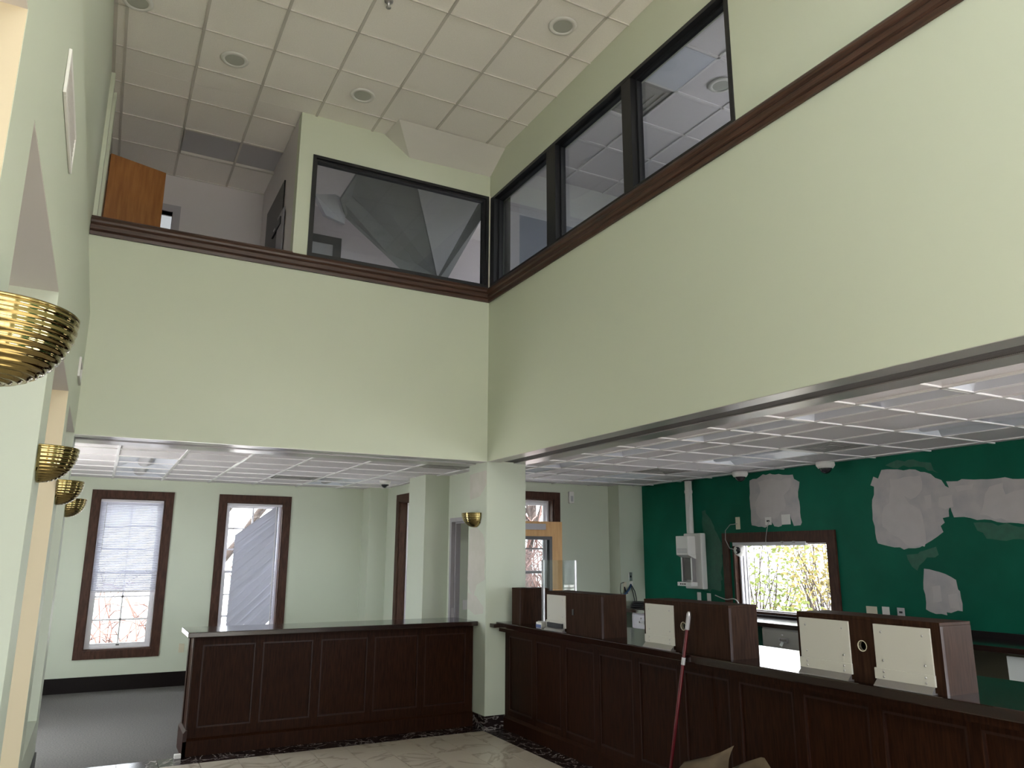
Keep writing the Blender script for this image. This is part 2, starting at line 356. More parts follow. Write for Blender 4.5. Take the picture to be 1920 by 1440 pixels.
# ---- left wall: lower thick part with deep windows, ledge, upper part set back
OPS = [(-3.6, -2.1), (-1.75, -0.2), (0.27, 1.87), (2.24, 3.81), (4.20, 5.68), (6.02, 7.40)]
ZHS = [2.95, 2.95, 2.95, 2.87, 2.77, 2.735]; ZSILL = 0.45
wall('wall_left', 'x', XL, XL-0.24, Y0, 7.80, 0, ZL, GREEN2, holes=[(a, b, ZSILL, h) for (a, b), h in zip(OPS, ZHS)], label='thick sage green outer wall with deep window bays')
wall('wall_left_upper', 'x', XU, XU-0.15, Y0, 9.75, ZL-0.02, ZC+0.05, GREEN, holes=[(a, b, 4.6, 5.5) for a, b in OPS[:2]], label='set-back upper part of the outer wall')  # upper openings added out of view to brighten the tall wall opposite
for k, (a, b) in enumerate(OPS):
    ZH = ZHS[k]; cr = WARMLIT if k in (2, 4) else GREEN2
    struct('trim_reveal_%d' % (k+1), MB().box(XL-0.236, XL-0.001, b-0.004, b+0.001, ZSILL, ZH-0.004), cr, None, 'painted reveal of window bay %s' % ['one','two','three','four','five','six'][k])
    struct('trim_head_%d' % (k+1), MB().box(XL-0.236, XL-0.001, a, b-0.004, ZH-0.004, ZH+0.001), SOFFITW, None, 'grey head of window bay %s' % ['one','two','three','four','five','six'][k])
struct('wall_left_return', MB().box(-1.6, XL-0.24, 7.66, 7.80, 0, ZS+0.1), GREEN2, None, 'return wall at the end of the outer wall')
wall('wall_left_far', 'x', -1.5, -1.65, 7.8, YF, 0, ZS+0.1, GREEN2, holes=[(8.2, 9.3, 0.6, 2.46)], label='outer wall beside the carpeted area')
# ---- lower walls
W1, W2 = (-0.025, 0.782), (1.583, 2.396)
wf = wall('wall_far', 'y', YF, YF+0.25, -1.65, 4.1, 0, ZS+0.1, GREEN2, holes=[(*W1, 0.50, 2.465), (*W2, 0.50, 2.465)], label='far sage green wall with two wood-cased windows')
struct('wall_far_pilaster', MB().box(3.60, 4.1, 11.36, YF, 0, ZS+0.1), GREEN2, None, 'shallow pilaster at the end of the far wall')
wall('wall_side_window', 'x', 3.88, 4.1, 9.73, 11.36, 0, ZS+0.1, GREEN2, holes=[(10.0, 10.80, 0.5, 2.49)], label='side wall with one wood-cased window')
struct('wall_pier', MB().box(3.62, 4.1, 9.15, 9.73, 0, ZS+0.1), GREEN2, None, 'narrow wall pier beside the grey door frame')
wall('wall_door', 'x', 3.95, 4.05, 7.89, 9.15, 0, ZS+0.1, GREEN2, holes=[(8.18, 9.05, 0, 2.165)], label='short wall with the grey metal door frame')
wall('wall_teller_back', 'y', YT, YT+0.25, 4.10, 6.60, 0, ZS+0.1, GREEN2, holes=[(4.85, 5.655, 0.50, 2.50)], label='sage green wall behind the tellers with a cased window')
struct('wall_corner_column', MB().box(6.60, XG+0.2, 9.11, YT+0.25, 0, ZS+0.1), GREEN2, None, 'corner column beside the deep green wall')
wg = wall('wall_right', 'x', XG, XG+0.22, Y0, 9.11, 0, ZS+0.1, GWALL, holes=[(5.865, 7.32, 1.06, 1.905), (0.3, 1.8, 0.95, 2.2), (-1.8, -0.3, 0.95, 2.2)], label='deep green wall with grey primer patches')
# ---- soffit strips along both openings
def strip(name, along, label):
    pass
tb = struct('trim_1', MB().box(XB+0.001, XB+0.150, Y0, YA-0.004, ZS-0.004, ZS+0.006), LIP, None, 'metal lip under the tall wall above the teller counter')
MB().box(XB+0.150, XB+0.155, Y0, YA, ZS-0.004, ZS+0.03).build('edge', LIP, tb)
MB().box(XB+0.155, XB+0.325, Y0, YA-0.05, ZS+0.020, ZS+0.03).build('grille_backing', GRILLE, tb)
g1 = MB().box(XB+0.155, XB+0.325, 0, 0.004, ZS+0.002, ZS+0.018).build('grille_bar', STEEL, tb); g1.location = (0, 1.0, 0)
gb = MB()
for k in range(640): gb.box(XB+0.155, XB+0.325, 1.012+k*0.010, 1.017+k*0.010, ZS+0.004, ZS+0.018)
go = gb.build('grille_bars', GRILLE, tb); go['kind'] = 'stuff'
MB().box(XB+0.325, XB+0.515, Y0, YT, ZS-0.004, ZS+0.006).build('inner_lip', LIP, tb)
ta = struct('trim_2', MB().box(XL, XB, YA+0.001, YA+0.165, ZS-0.004, ZS+0.006), LIP, None, 'metal lip under the balcony front wall')
MB().box(XL+0.10, XB-0.02, YA+0.165, YA+0.29, ZS+0.014, ZS+0.02).build('grille_slot', GRILLE, ta)
for k in range(3): MB().box(XL+0.10, XB-0.02, YA+0.185+k*0.035, YA+0.191+k*0.035, ZS+0.0, ZS+0.014).build('grille_bar', STEEL, ta)
MB().box(-1.5, XB, YA+0.29, YA+0.555, ZS-0.004, ZS+0.006).build('inner_lip', LIP, ta)
MB().box(-1.5, XL, YA+0.17, YA+0.29, ZS-0.004, ZS+0.006).build('end_lip', LIP, ta)
# ---- lower ceilings
xs2 = [-1.5, -1.13, -0.52, 0.09, 0.70, 1.312, 1.925, 2.55, 3.165, 3.78, 4.1]
ys2 = [7.99, 8.335, 8.92, 9.505, 10.09, 10.675, 11.26, YF]
FIXL = [(0.09, 0.70, 8.92, 10.09), (0.09, 0.70, 10.09, 11.26), (2.55, 3.165, 10.09, 11.26)]
VENTL = [(1.925, 2.55, 10.09, 10.675), (3.165, 3.78, 7.99, 8.62)]
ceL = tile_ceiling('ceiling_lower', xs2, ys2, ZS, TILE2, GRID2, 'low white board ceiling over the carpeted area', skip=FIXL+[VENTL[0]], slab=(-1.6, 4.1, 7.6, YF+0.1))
for v in xs2[1:-1]: tee(ceL, v-0.012, v+0.012, 7.99, YF, ZS, GRID2)
for v in ys2[1:-1]: tee(ceL, -1.5, 4.1, v-0.004, v+0.004, ZS, GRID2)
xs3 = [4.165, 4.40, 4.71, 5.02, 5.637, 6.25, 6.86, XG]
ys3 = [0.32+0.6085*n for n in range(0, 15)] + [YT]
Yg = lambda n: 3.97+0.6085*n
FIXT = [(4.40, 4.71, Yg(2*k), Yg(2*k+2)) for k in range(-2, 4)] + [(5.637, 6.25, Yg(-2), Yg(0)), (5.637, 6.25, Yg(2), Yg(4)), (5.637, 6.25, Yg(6), Yg(8))]
VENTT = [(5.637, 6.25, Yg(1), Yg(2)), (5.637, 6.25, Yg(5), Yg(6))]
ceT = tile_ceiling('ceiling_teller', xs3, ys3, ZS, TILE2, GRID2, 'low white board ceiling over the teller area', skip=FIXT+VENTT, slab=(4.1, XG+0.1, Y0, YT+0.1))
for v in xs3[1:-1]: tee(ceT, v-0.010, v+0.010, 0.3, YT, ZS, GRID2)
for v in ys3[1:-1]: tee(ceT, 4.165, XG, v-0.010, v+0.010, ZS, GRID2)
# ---- balcony, rooms upstairs
struct('floor_balcony', MB().box(XU-0.1, 7.2, YA+0.17, 9.75, 3.40, 3.60), CARPET, None, 'balcony floor')
struct('floor_office', MB().box(XB+0.17, 7.2, 0.0, YA+0.17, 3.40, 3.60), CARPET, None, 'upstairs office floor')
MW = at(300, 398, y=9.58); MW2 = at(324, 398, y=9.58)
wall('wall_balcony_back', 'y', 9.58, 9.73, XU, 7.2, 3.6, ZC+0.05, LILAC, holes=[(MW2.x-0.40, MW2.x, 4.35, MW2.z)], label='balcony back wall with lilac window light painted in')
wall('wall_office_outer', 'x', 7.0, 7.2, 0.0, 9.6, 3.6, ZC+0.05, ROOMGREY, holes=[(3.2, 4.8, 4.4, 5.6), (7.9, 9.2, 4.3, 5.6)], label='outer wall of the upstairs offices')  # outer openings added to bring light into the upstairs rooms
struct('wall_office_divider', MB().box(XB+0.17, 7.0, YA+0.02, YA+0.17, 3.6, ZC+0.05), ROOMGREY, None, 'wall between the upstairs offices')
struct('wall_office_near', MB().box(XB+0.17, 7.0, -0.1, 0.0, 3.6, ZC+0.05), ROOMGREY, None, 'near wall of the upstairs office')
ox = [3.82, 4.05, 4.66, 5.275, 5.89, 6.50, 7.0]; oy = [0.0] + [4.66+0.609*n for n in range(-7, 5)] + [YA+0.02]
FIXO = [(3.82+0.23, 4.66, 4.66, 5.269)]
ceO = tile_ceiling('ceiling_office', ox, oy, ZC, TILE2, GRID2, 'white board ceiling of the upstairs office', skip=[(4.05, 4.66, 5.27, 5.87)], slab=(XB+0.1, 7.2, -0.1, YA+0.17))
for v in ox[1:-1]: tee(ceO, v-0.012, v+0.012, 0, YA+0.02, ZC, GRID2)
for v in oy[1:-1]: tee(ceO, 3.82, 7.0, v-0.012, v+0.012, ZC, GRID2)
struct('ceiling_glazed_room', MB().box(1.53, 7.0, YA+0.14, 9.58, ZC, ZC+0.1), TILE, None, 'ceiling of the glazed room')
# ---- walls out of sight behind the viewer
wall('wall_front', 'y', Y0, Y0-0.25, XU-0.2, 7.2, 0, ZC+0.05, GREEN, holes=[(0.3, 3.3, 0.1, 2.6), (0.3, 3.3, 3.3, 5.9), (4.2, 6.6, 0.9, 2.4)], label='entrance wall with large windows')
struct('ceiling_front', MB().box(XU-0.2, XB+0.1, Y0, 4.1, ZC, ZC+0.03), TILE, None, 'front part of the atrium ceiling')
for k, (a, b, c, d) in enumerate([(0.3, 3.3, 0.1, 2.6), (0.3, 3.3, 3.3, 5.9)]):
    o = struct('window_%d' % (16+k), frame_rect(MB(), 'y', Y0-0.14, Y0-0.06, a, b, c, d, 0.06), BLACKF, None, ['lower', 'upper'][k]+' entrance glazing behind the viewer')
    for q in (1.3, 2.3): MB().box(q-0.03, q+0.03, Y0-0.13, Y0-0.07, c+0.06, d-0.06).build('mullion', BLACKF, o)
    for q in (0.36, 1.33, 2.33): MB().box(q, min(q+0.94, 3.24), Y0-0.103, Y0-0.097, c+0.06, d-0.06).build('pane', GLASSF, o)
# ---- baseboards
struct('baseboard_far', MB().box(-1.5, 3.6, YF-0.015, YF, 0, 0.185), BASEB, None, 'black baseboard under the two far windows')
struct('baseboard_left', MB().box(XL, XL+0.014, Y0, 7.80, 0, 0.14), BASEB, None, 'black baseboard along the outer wall')
# ---- ground outside
struct('ground', MB().box(-60, 70, -50, 80, -1.2, -0.8), GROUND, None, 'leaf-strewn ground outside')
# portals
portal((-1.7, 8.75, 1.53), (1, 0, 0), 1.1, 1.86)
for a, b in OPS[:2]: portal((XU-0.2, (a+b)/2, 5.05), (1, 0, 0), b-a, 0.9)
for (a, b), ZH in zip(OPS, ZHS):
    portal((XL-0.30, (a+b)/2, (ZSILL+ZH)/2), (1, 0, 0), b-a, ZH-ZSILL)
for a, b in (W1, W2): portal(((a+b)/2, YF+0.3, 1.48), (0, -1, 0), b-a, 1.96)
portal((5.25, YT+0.3, 1.5), (0, -1, 0), 0.8, 2.0)
portal((XG+0.3, 1.05, 1.57), (-1, 0, 0), 1.5, 1.25); portal((XG+0.3, -1.05, 1.57), (-1, 0, 0), 1.5, 1.25)
portal((XG+0.3, 6.59, 1.48), (-1, 0, 0), 1.455, 0.845)
portal((1.8, Y0-0.3, 1.35), (0, 1, 0), 3.0, 2.5); portal((1.8, Y0-0.3, 4.6), (0, 1, 0), 3.0, 2.6); portal((5.4, Y0-0.3, 1.65), (0, 1, 0), 2.4, 1.5)
portal((7.3, 4.0, 5.0), (-1, 0, 0), 1.6, 1.2)
portal((7.3, 8.55, 4.95), (-1, 0, 0), 1.3, 1.3)
# ================================================================== WINDOWS
def ubox(axis, p0, p1, u0, u1, z0, z1):
    return MB().box(p0, p1, u0, u1, z0, z1) if axis == 'x' else MB().box(u0, u1, p0, p1, z0, z1)
def cased_window(name, axis, plane, out, u0, u1, z0, z1, label, cw=0.103, rows=3, depth=0.14):
    """double-hung window: wood casing, jamb lining, two white sashes of 2 x rows panes; out=+1/-1 towards outdoors"""
    w = struct(name, frame_rect(MB(), axis, plane-0.022*out, plane, u0-cw, u1+cw, z0-cw, z1+cw, cw), CASING, None, label)
    j = frame_rect(MB(), axis, plane, plane+depth*out, u0-0.002, u1+0.002, z0-0.002, z1+0.002, 0.016).build('jamb', CASING, w)
    fr = frame_rect(MB(), axis, plane+(depth-0.03)*out, plane+(depth+0.06)*out, u0+0.014, u1-0.014, z0+0.014, z1-0.014, 0.03).build('outer_frame', VINYL, w)
    mid = (z0+z1)/2
    for k, (a, b) in enumerate(((z0+0.04, mid+0.018), (mid-0.018, z1-0.04))):
        p = plane+(depth-0.02+0.035*k)*out; q = p+0.03*out
        s = frame_rect(MB(), axis, p, q, u0+0.042, u1-0.042, a, b, 0.036).build('sash', VINYL, w)
        ui, uj, zi, zj = u0+0.078, u1-0.078, a+0.036, b-0.036
        m2 = MB(); um = (ui+uj)/2
        for (c, d, e, f) in [(um-0.011, um+0.011, zi, zj)] + [(ui, uj, zi+(zj-zi)*r/rows-0.011, zi+(zj-zi)*r/rows+0.011) for r in range(1, rows)]:
            if axis == 'x': m2.box(p+0.006*out, q-0.006*out, c, d, e, f)
            else: m2.box(c, d, p+0.006*out, q-0.006*out, e, f)
        m2.build('muntin', VINYL, w)
        for c in range(2):
            for r in range(rows):
                ubox(axis, p+0.013*out, p+0.017*out, ui+(uj-ui)*c/2, ui+(uj-ui)*(c+1)/2, zi+(zj-zi)*r/rows, zi+(zj-zi)*(r+1)/rows).build('pane', GLASS, w)
    ubox(axis, plane+(depth-0.03)*out, plane+(depth-0.015)*out, (u0+u1)/2-0.02, (u0+u1)/2+0.02, z0+0.045, z0+0.06).build('sash_lock', BLACKP, w)
    return w
w1 = cased_window('window_1', 'y', YF, 1, *W1, 0.50, 2.465, 'wood-cased window with a half-lowered straight blind')
w2 = cased_window('window_2', 'y', YF, 1, *W2, 0.50, 2.465, 'wood-cased window with a blind sagging diagonally')
w3 = cased_window('window_3', 'y', YT, 1, 4.85, 5.655, 0.50, 2.50, 'wood-cased window behind the maple door')
w4 = cased_window('window_4', 'x', 3.88, 1, 10.0, 10.80, 0.5, 2.49, 'wood-cased window in the side wall')
# drive-up window in the deep green wall
GA, GB_, GZ0, GZ1 = 5.865, 7.32, 1.06, 1.905
w5 = struct('window_5', frame_rect(MB(), 'x', XG-0.025, XG, GA-0.11, GB_+0.15, GZ0-0.02, GZ1+0.105, 0.11, 0.02), CASING, None, 'wide wood-cased window in the deep green wall')
frame_rect(MB(), 'x', XG, XG+0.10, GA-0.002, GB_+0.002, GZ0-0.002, GZ1+0.002, 0.03).build('jamb', CASING, w5)
frame_rect(MB(), 'x', XG+0.08, XG+0.15, GA+0.002, GB_-0.03, GZ0+0.002, GZ1-0.002, 0.04).build('outer_frame', VINYL, w5)
for k in range(3): MB().box(XG+0.06+0.02*k, XG+0.075+0.02*k, GB_-0.07-0.035*k, GB_-0.05-0.035*k, GZ0+0.03, GZ1-0.04).build('track_rail', VINYL, w5)
MB().box(XG+0.115, XG+0.12, GA+0.04, GB_-0.07, GZ0+0.04, GZ1-0.04).build('pane', GLASS, w5)
MB().box(XG-0.012, XG+0.02, GA+0.30, GB_-0.02, GZ1-0.055, GZ1-0.012).build('blind_headrail', RAILW, w5)
for k in (0.45, 0.62): MB().box(XG-0.03, XG-0.005, GA+k, GA+k+0.02, GZ1-0.03, GZ1-0.005).build('bracket', STEEL, w5)
MB().box(XG-0.06, XG+0.10, GA-0.02, GB_+0.02, GZ0-0.022, GZ0).build('stool', BASEB, w5)
for k, (a, b) in enumerate(((0.3, 1.8), (-1.8, -0.3))):
    o = struct('window_%d' % (18+k), frame_rect(MB(), 'x', XG-0.025, XG, a-0.11, b+0.11, 0.84, 2.31, 0.11), CASING, None, ['wood-cased window further along the deep green wall', 'last wood-cased window of the deep green wall'][k])
    frame_rect(MB(), 'x', XG+0.06, XG+0.13, a, b, 0.95, 2.2, 0.05).build('outer_frame', VINYL, o)
    MB().box(XG+0.09, XG+0.095, a+0.05, b-0.05, 1.0, 2.15).build('pane', GLASSC, o)
# deep window bays of the outer wall
for k, (a, b) in enumerate(OPS):
    p = XL-0.20; ZH = ZHS[k]
    o = struct('window_%d' % (6+k), frame_rect(MB(), 'x', p-0.05, p, a+0.004, b-0.006, ZSILL+0.002, ZH-0.006, 0.055), VINYL, None, 'deep-set window of bay %s in the outer wall' % ['one','two','three','four','five','six'][k])
    frame_rect(MB(), 'x', p-0.045, p-0.01, a+0.06, b-0.06, 2.02, 2.09, 0.035).build('transom', VINYL, o)
    MB().box(p-0.045, p-0.01, (a+b)/2-0.02, (a+b)/2+0.02, ZSILL+0.05, 2.02).build('mullion', VINYL, o)
    MB().box(p-0.030, p-0.026, a+0.05, (a+b)/2, ZSILL+0.05, 2.05).build('pane', GLASST, o)
    MB().box(p-0.030, p-0.026, (a+b)/2, b-0.05, ZSILL+0.05, 2.05).build('pane', GLASST, o)
    MB().box(p-0.030, p-0.026, a+0.05, b-0.05, 2.05, ZH-0.05).build('pane', GLASST, o)
# ---- interior glazing upstairs
ga = struct('window_12', frame_rect(MB(), 'y', YA-0.012, YA+0.10, 1.575, 3.632, 4.700, 5.835, 0.032), BLACKF, None, 'single dark-framed interior window of the glazed room')
frame_rect(MB(), 'y', YA+0.02, YA+0.10, 1.607, 3.600, 4.732, 5.803, 0.022).build('stop', BLACKF, ga)
MB().box(1.629, 3.578, YA+0.055, YA+0.061, 4.754, 5.781).build('pane', GLASSI, ga)
gbw = struct('window_13', frame_rect(MB(), 'x', XB-0.012, XB+0.10, 3.53, 7.395, 4.700, 5.80, 0.035), BLACKF, None, 'row of three dark-framed interior windows above the wood rail')
for a, b in ((4.70, 4.83), (5.95, 6.12)): MB().box(XB-0.010, XB+0.10, a, b, 4.735, 5.765).build('mullion', BLACKF, gbw)
MB().box(XB-0.012, XB+0.10, 7.30, 7.36, 4.735, 5.765).build('mullion', BLACKF, gbw)
for a, b in ((3.565, 4.70), (4.83, 5.95), (6.12, 7.30)):
    frame_rect(MB(), 'x', XB+0.045, XB+0.10, a, b, 4.735, 5.765, 0.022).build('stop', BLACKF, gbw)
    MB().box(XB+0.072, XB+0.078, a+0.022, b-0.022, 4.757, 5.743).build('pane', GLASSI, gbw)
struct('trim_3', MB().box(XB-0.016, XB, YA-0.016, YA, 4.70, 5.84), mat('cream_corner_bead', (0.74, 0.71, 0.62), 0.5), None, 'thin cream strip between the dark window frames in the corner')
# ---- moulded wood rail
PROF = [(0.0, ZT0), (0.022, ZT0), (0.026, ZT0+0.03), (0.020, ZT0+0.042), (0.034, ZT0+0.052), (0.036, ZT0+0.088), (0.028, ZT0+0.098), (0.044, ZT0+0.112), (0.050, ZT0+0.130), (0.044, ZT0+0.150), (0.030, ZT1-0.005), (0.0, ZT1)]
def rail(name, axis, label):
    mb = MB(); n = len(PROF); vs = []
    if axis == 'y':
        vs = [(XU+0.003, YA-d, z) for d, z in PROF] + [(XB-d, YA-d, z) for d, z in PROF]
    else:
        vs = [(XB-d, Y0, z) for d, z in PROF] + [(XB-d, YA-d, z) for d, z in PROF]
    mb.add(vs, [(i, i+1, n+i+1, n+i) for i in range(n-1)] + [tuple(range(n))])
    return struct(name, mb, DARKWOODX, None, label)
ra = rail('trim_4', 'y', 'moulded dark wood rail along the balcony front')
MB().box(XU+0.003, 1.43, YA-0.03, YA+0.20, ZT1-0.006, ZT1+0.004).build('cap', DARKWOODX, ra)
rail('trim_5', 'x', 'moulded dark wood rail along the tall teller wall')
# ================================================================== blinds
SL = MB(); _c = [(-0.0125, -0.0014), (-0.006, 0.0008), (0.0, 0.0015), (0.006, 0.0008), (0.0125, -0.0014)]
SL.add([(x, y, z) for x in (-0.385, 0.385) for y, z in _c], [(i, i+1, 6+i, 5+i) for i in range(4)])
bl = thing('venetian_blind', ((W1[0]+W1[1])/2, YF+0.045, 2.44), 'straight white venetian blind lowered over half its window', 'blind')
MB().box(W1[0]+0.02, W1[1]-0.02, YF+0.025, YF+0.065, 2.415, 2.447).build('headrail', RAILW, bl)
s0 = None
for k in range(53):
    z = 2.400-0.0222*k - 2.44; tilt = R(-57)
    if s0 is None: s0 = SL.build('slat', SLAT, None); s0.parent = bl; o = s0
    else: o = s0.copy(); COL.objects.link(o); o.parent = bl
    o.location = (0, 0, z); o.rotation_euler = (tilt, R(1.6)*k/52, 0)
MB().box(W1[0]+0.02, W1[1]-0.02, YF+0.032, YF+0.058, 1.226, 1.245).build('bottom_rail', RAILW, bl).rotation_euler.y = R(0)
for q in (0.15, 0.65): MB().tube([(W1[0]+q, YF+0.032, 2.42), (W1[0]+q, YF+0.032, 1.24)], 0.0012, 5).build('ladder_cord', RAILW, bl)
MB().tube([(W1[0]+0.09, YF+0.02, 2.40), (W1[0]+0.085, YF+0.02, 1.75)], 0.003, 6).build('tilt_wand', WIREW, bl)
b2 = thing('venetian_blind', ((W2[0]+W2[1])/2, YF+0.045, 2.44), 'white venetian blind sagging diagonally from one corner', 'blind')
MB().box(W2[0]+0.02, W2[1]-0.02, YF+0.025, YF+0.065, 2.415, 2.447).build('headrail', RAILW, b2)
xl0, xr0 = 1.745, 2.325
for k in range(78):
    zl = 1.985 - 0.0225*k; rise = 0.455 + 0.12*min(1, k/40) + random.uniform(-.006, .006)
    zr = zl + rise
    if zl < 0.54: zl2 = 0.54; xl = xl0+(xr0-xl0)*(0.54-zl)/rise
    else: zl2, xl = zl, xl0 + random.uniform(-.003, .003) - 0.03*min(1, k/60)
    if zr < 0.60: break
    L_ = math.hypot(xr0-xl, zr-zl2); ang = math.atan2(zr-zl2, xr0-xl)
    tw = R(66 if k % 6 else 46) + random.uniform(-.10, .10)
    o = MB().box(-L_/2, L_/2, -0.0125, 0.0125, -0.0006, 0.0006).build('slat', SLAT, None); o.parent = b2
    o.location = ((xl+xr0)/2 - b2.location.x, 0.004*(k % 3), (zl2+zr)/2 - 2.44)
    o.rotation_euler = (Matrix.Rotation(-ang, 3, 'Y') @ Matrix.Rotation(tw, 3, 'X')).to_euler()
MB().tube([(W2[0]+0.12, YF+0.03, 2.10), (W2[0]+0.11, YF+0.03, 1.98), (W2[0]+0.14, YF+0.03, 2.14), (xr0-0.1, YF+0.035, 2.42)], 0.0035, 6).build('loose_cord', RAILW, b2)
MB().tube([(xr0-0.03, YF+0.02, 2.41), (xr0-0.02, YF+0.02, 0.6)], 0.006, 6).build('tilt_wand', VINYL, b2)
# ================================================================== doorway, doors
DF = struct('door_1', frame_rect(MB(), 'x', 3.935, 4.062, 8.16, 9.07, -0.05, 2.185, 0.05), FRAMEG, None, 'grey metal door frame beside the pier')
MB().box(3.99, 4.01, 8.21, 9.02, 2.115, 2.135).build('stop', FRAMEG, DF); MB().box(3.99, 4.01, 9.0, 9.02, 0, 2.12).build('stop', FRAMEG, DF)
MB().box(3.952, 3.990, 9.017, 9.0205, 0.93, 1.09).build('strike_plate', STEEL, DF)
md = thing('maple_door', (4.12, 8.15, 0), 'open maple door with a dark-framed glass lite', 'door')
y0, y1 = 8.13, 8.17; xd1 = at(1052, 978.5, y=8.15).x; zd = 2.13; lx = at(1034.5, 1006, y=8.13)
wl = wall('leaf', 'y', y0, y1, 4.12, xd1, 0.01, zd, MAPLE, holes=[(4.26, lx.x-0.03, 0.25, lx.z-0.03)]); wl.parent = md; wl.location = (-4.12, -8.15, 0)
for q in ('kind', 'label'):
    if q in wl: del wl[q]
frame_rect(MB(), 'y', y0-0.012, y1+0.012, 4.23, lx.x, 0.22, lx.z, 0.04).build('lite_frame', mat('dark_grey_lite_frame', (0.07, 0.07, 0.08), 0.4), md)
MB().box(4.26, lx.x-0.03, 8.148, 8.152, 0.25, lx.z-0.03).build('pane', GLASS, md)
MB().box(4.30, 4.76, y0-0.06, y0-0.012, 2.03, 2.10).build('door_closer', FRAMEG, md)
hd = MB().tube([(xd1-0.07, y0, 1.0), (xd1-0.07, y0-0.05, 1.0), (xd1-0.17, y0-0.05, 1.0)], 0.009, 8).build('lever_handle', STEEL, md)
# balcony oak door
dt, dr = at(206, 290, z=5.74), at(308.5, 327, z=5.74)
od = thing('oak_door', (dt.x, dt.y, 3.6), 'honey oak door standing open on the balcony', 'door')
nd = (dr-dt); nd.z = 0; nd.normalize(); nn = Vector((nd.y, -nd.x, 0))*0.042
b3 = Vector((dr.x, dr.y, 3.605)); a3 = Vector((dt.x, dt.y, 3.605))
MB().prism([a3, b3, Vector((dr.x, dr.y, 5.74)), Vector((dt.x, dt.y, 5.74))], nn).build('leaf', OAKD, od)
hp = a3+nd*0.012-nn*0.1
for zz in (3.9, 4.7, 5.45): MB().box(hp.x-0.02, hp.x+0.02, hp.y-0.02, hp.y+0.012, zz, zz+0.10).build('hinge', STEEL, od)
hq = a3+nd*((dr-dt).length-0.09)
MB().tube([hq+Vector((0, 0, 1.0)), hq+Vector((0, 0, 1.0))+nn*1.9, hq+Vector((0, 0, 1.0))+nn*1.9-nd*0.1], 0.009, 8).build('lever_handle', STEEL, od)
# wall stub that carries the oak door
s1, s2 = at(205, 158, y=7.98), at(221, 161, y=7.98)
struct('wall_balcony_stub', MB().box(XU-0.02, s2.x, 7.98, 8.18, 3.6, s1.z), GREEN, None, 'low green wall stub beside the oak door')
struct("wall_balcony_side", MB().box(XU, XU+0.035, YA+0.17, 7.75, 3.6, ZC), GREEN, None, "green wall return at the end of the balcony")
# dark doorway in the side of the glazed room
pa, pb = at(535, 342, x=1.425), at(503, 398, x=1.425)
dd = struct('door_2', MB().box(1.415, 1.429, pa.y, pb.y, 3.6, (pa.z+pb.z)/2), BLACKF, None, 'dark-framed door in the side of the glazed room')
qa, qb = at(533, 395, x=1.41), at(520, 410, x=1.41)
MB().box(1.406, 1.416, at(533, 395, x=1.41).y, at(522, 400, x=1.41).y, 3.75, at(528, 397, x=1.41).z).build('pane', mat('pale_reflecting_pane', (0.22, 0.21, 0.23), 0.4), dd)
MB().box(1.395, 1.415, at(527, 420, x=1.41).y, at(513, 420, x=1.41).y, at(520, 432, x=1.41).z, at(520, 420, x=1.41).z).build('push_bar', BLACKF, dd)
hz = at(514, 434, x=1.40)
MB().tube([hz+Vector((0.02, 0, 0)), hz, hz+Vector((0, -0.10, 0))], 0.012, 8).build('lever_handle', STEEL, dd)
# balcony back window
bw = struct('window_14', frame_rect(MB(), 'y', 9.56, 9.70, MW2.x-0.48, MW2.x+0.085, 4.27, MW2.z+0.085, 0.085), FRAMEG, None, 'small bright window in the balcony back wall')
MB().box(MW2.x-0.395, MW2.x, 9.655, 9.66, 4.355, MW2.z).build('pane', GLASST, bw)
for q in (0.13, 0.32): MB().box(MW2.x-q-0.012, MW2.x-q+0.012, 9.64, 9.67, 4.355, MW2.z).build('mullion', VINYL, bw)
portal((MW2.x-0.2, 9.8, 4.7), (0, -1, 0), 0.4, 0.7)
# ================================================================== glazed-room and office contents
tri = lambda *pts: MB().prism([Vector(p) for p in pts], (0, 0.05, 0.02))
zoomA = lambda a, b: (560+a/4.8, 260+b/4.8)
def gp(a, b, y): return at(*zoomA(a, b), y=y)
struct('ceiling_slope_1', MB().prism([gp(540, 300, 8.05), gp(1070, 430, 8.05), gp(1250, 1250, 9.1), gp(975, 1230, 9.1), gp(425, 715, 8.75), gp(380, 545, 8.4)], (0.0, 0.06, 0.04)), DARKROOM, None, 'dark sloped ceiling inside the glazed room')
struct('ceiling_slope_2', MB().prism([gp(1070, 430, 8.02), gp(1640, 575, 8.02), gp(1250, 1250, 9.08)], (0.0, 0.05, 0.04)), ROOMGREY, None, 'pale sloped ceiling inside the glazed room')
struct('ceiling_strip', MB().prism([gp(1640, 585, 7.95), gp(1660, 700, 7.95), gp(1340, 1260, 8.9), gp(1265, 1260, 8.9)], (0.0, 0.08, 0.03)), DARKROOM, None, 'slanted grey strip inside the glazed room')  # slanted strip in the same grey as the dark slope
struct('ceiling_drop_box', MB().prism([gp(150, 500, 8.6), gp(330, 500, 8.6), gp(430, 560, 8.7), gp(415, 770, 8.7), gp(245, 690, 8.6)], (0.0, 0.15, 0.05)), ROOMGREY, None, 'dropped ceiling box inside the glazed room')
wd = struct('window_15', frame_rect(MB(), 'y', 9.52, 9.56, gp(-200, 800, 9.52).x, gp(388, 900, 9.52).x, 4.0, gp(388, 900, 9.52).z, 0.11), mat('dark_grey_frame', (0.05, 0.055, 0.055), 0.5), None, 'dark-framed opening at the back of the glazed room')
MB().box(gp(-200, 800, 9.52).x+0.1, gp(388, 900, 9.52).x-0.1, 9.53, 9.535, 4.1, gp(388, 900, 9.52).z-0.1).build('pane', mat('frosted_pane', (0.42, 0.42, 0.42), 0.5), wd)
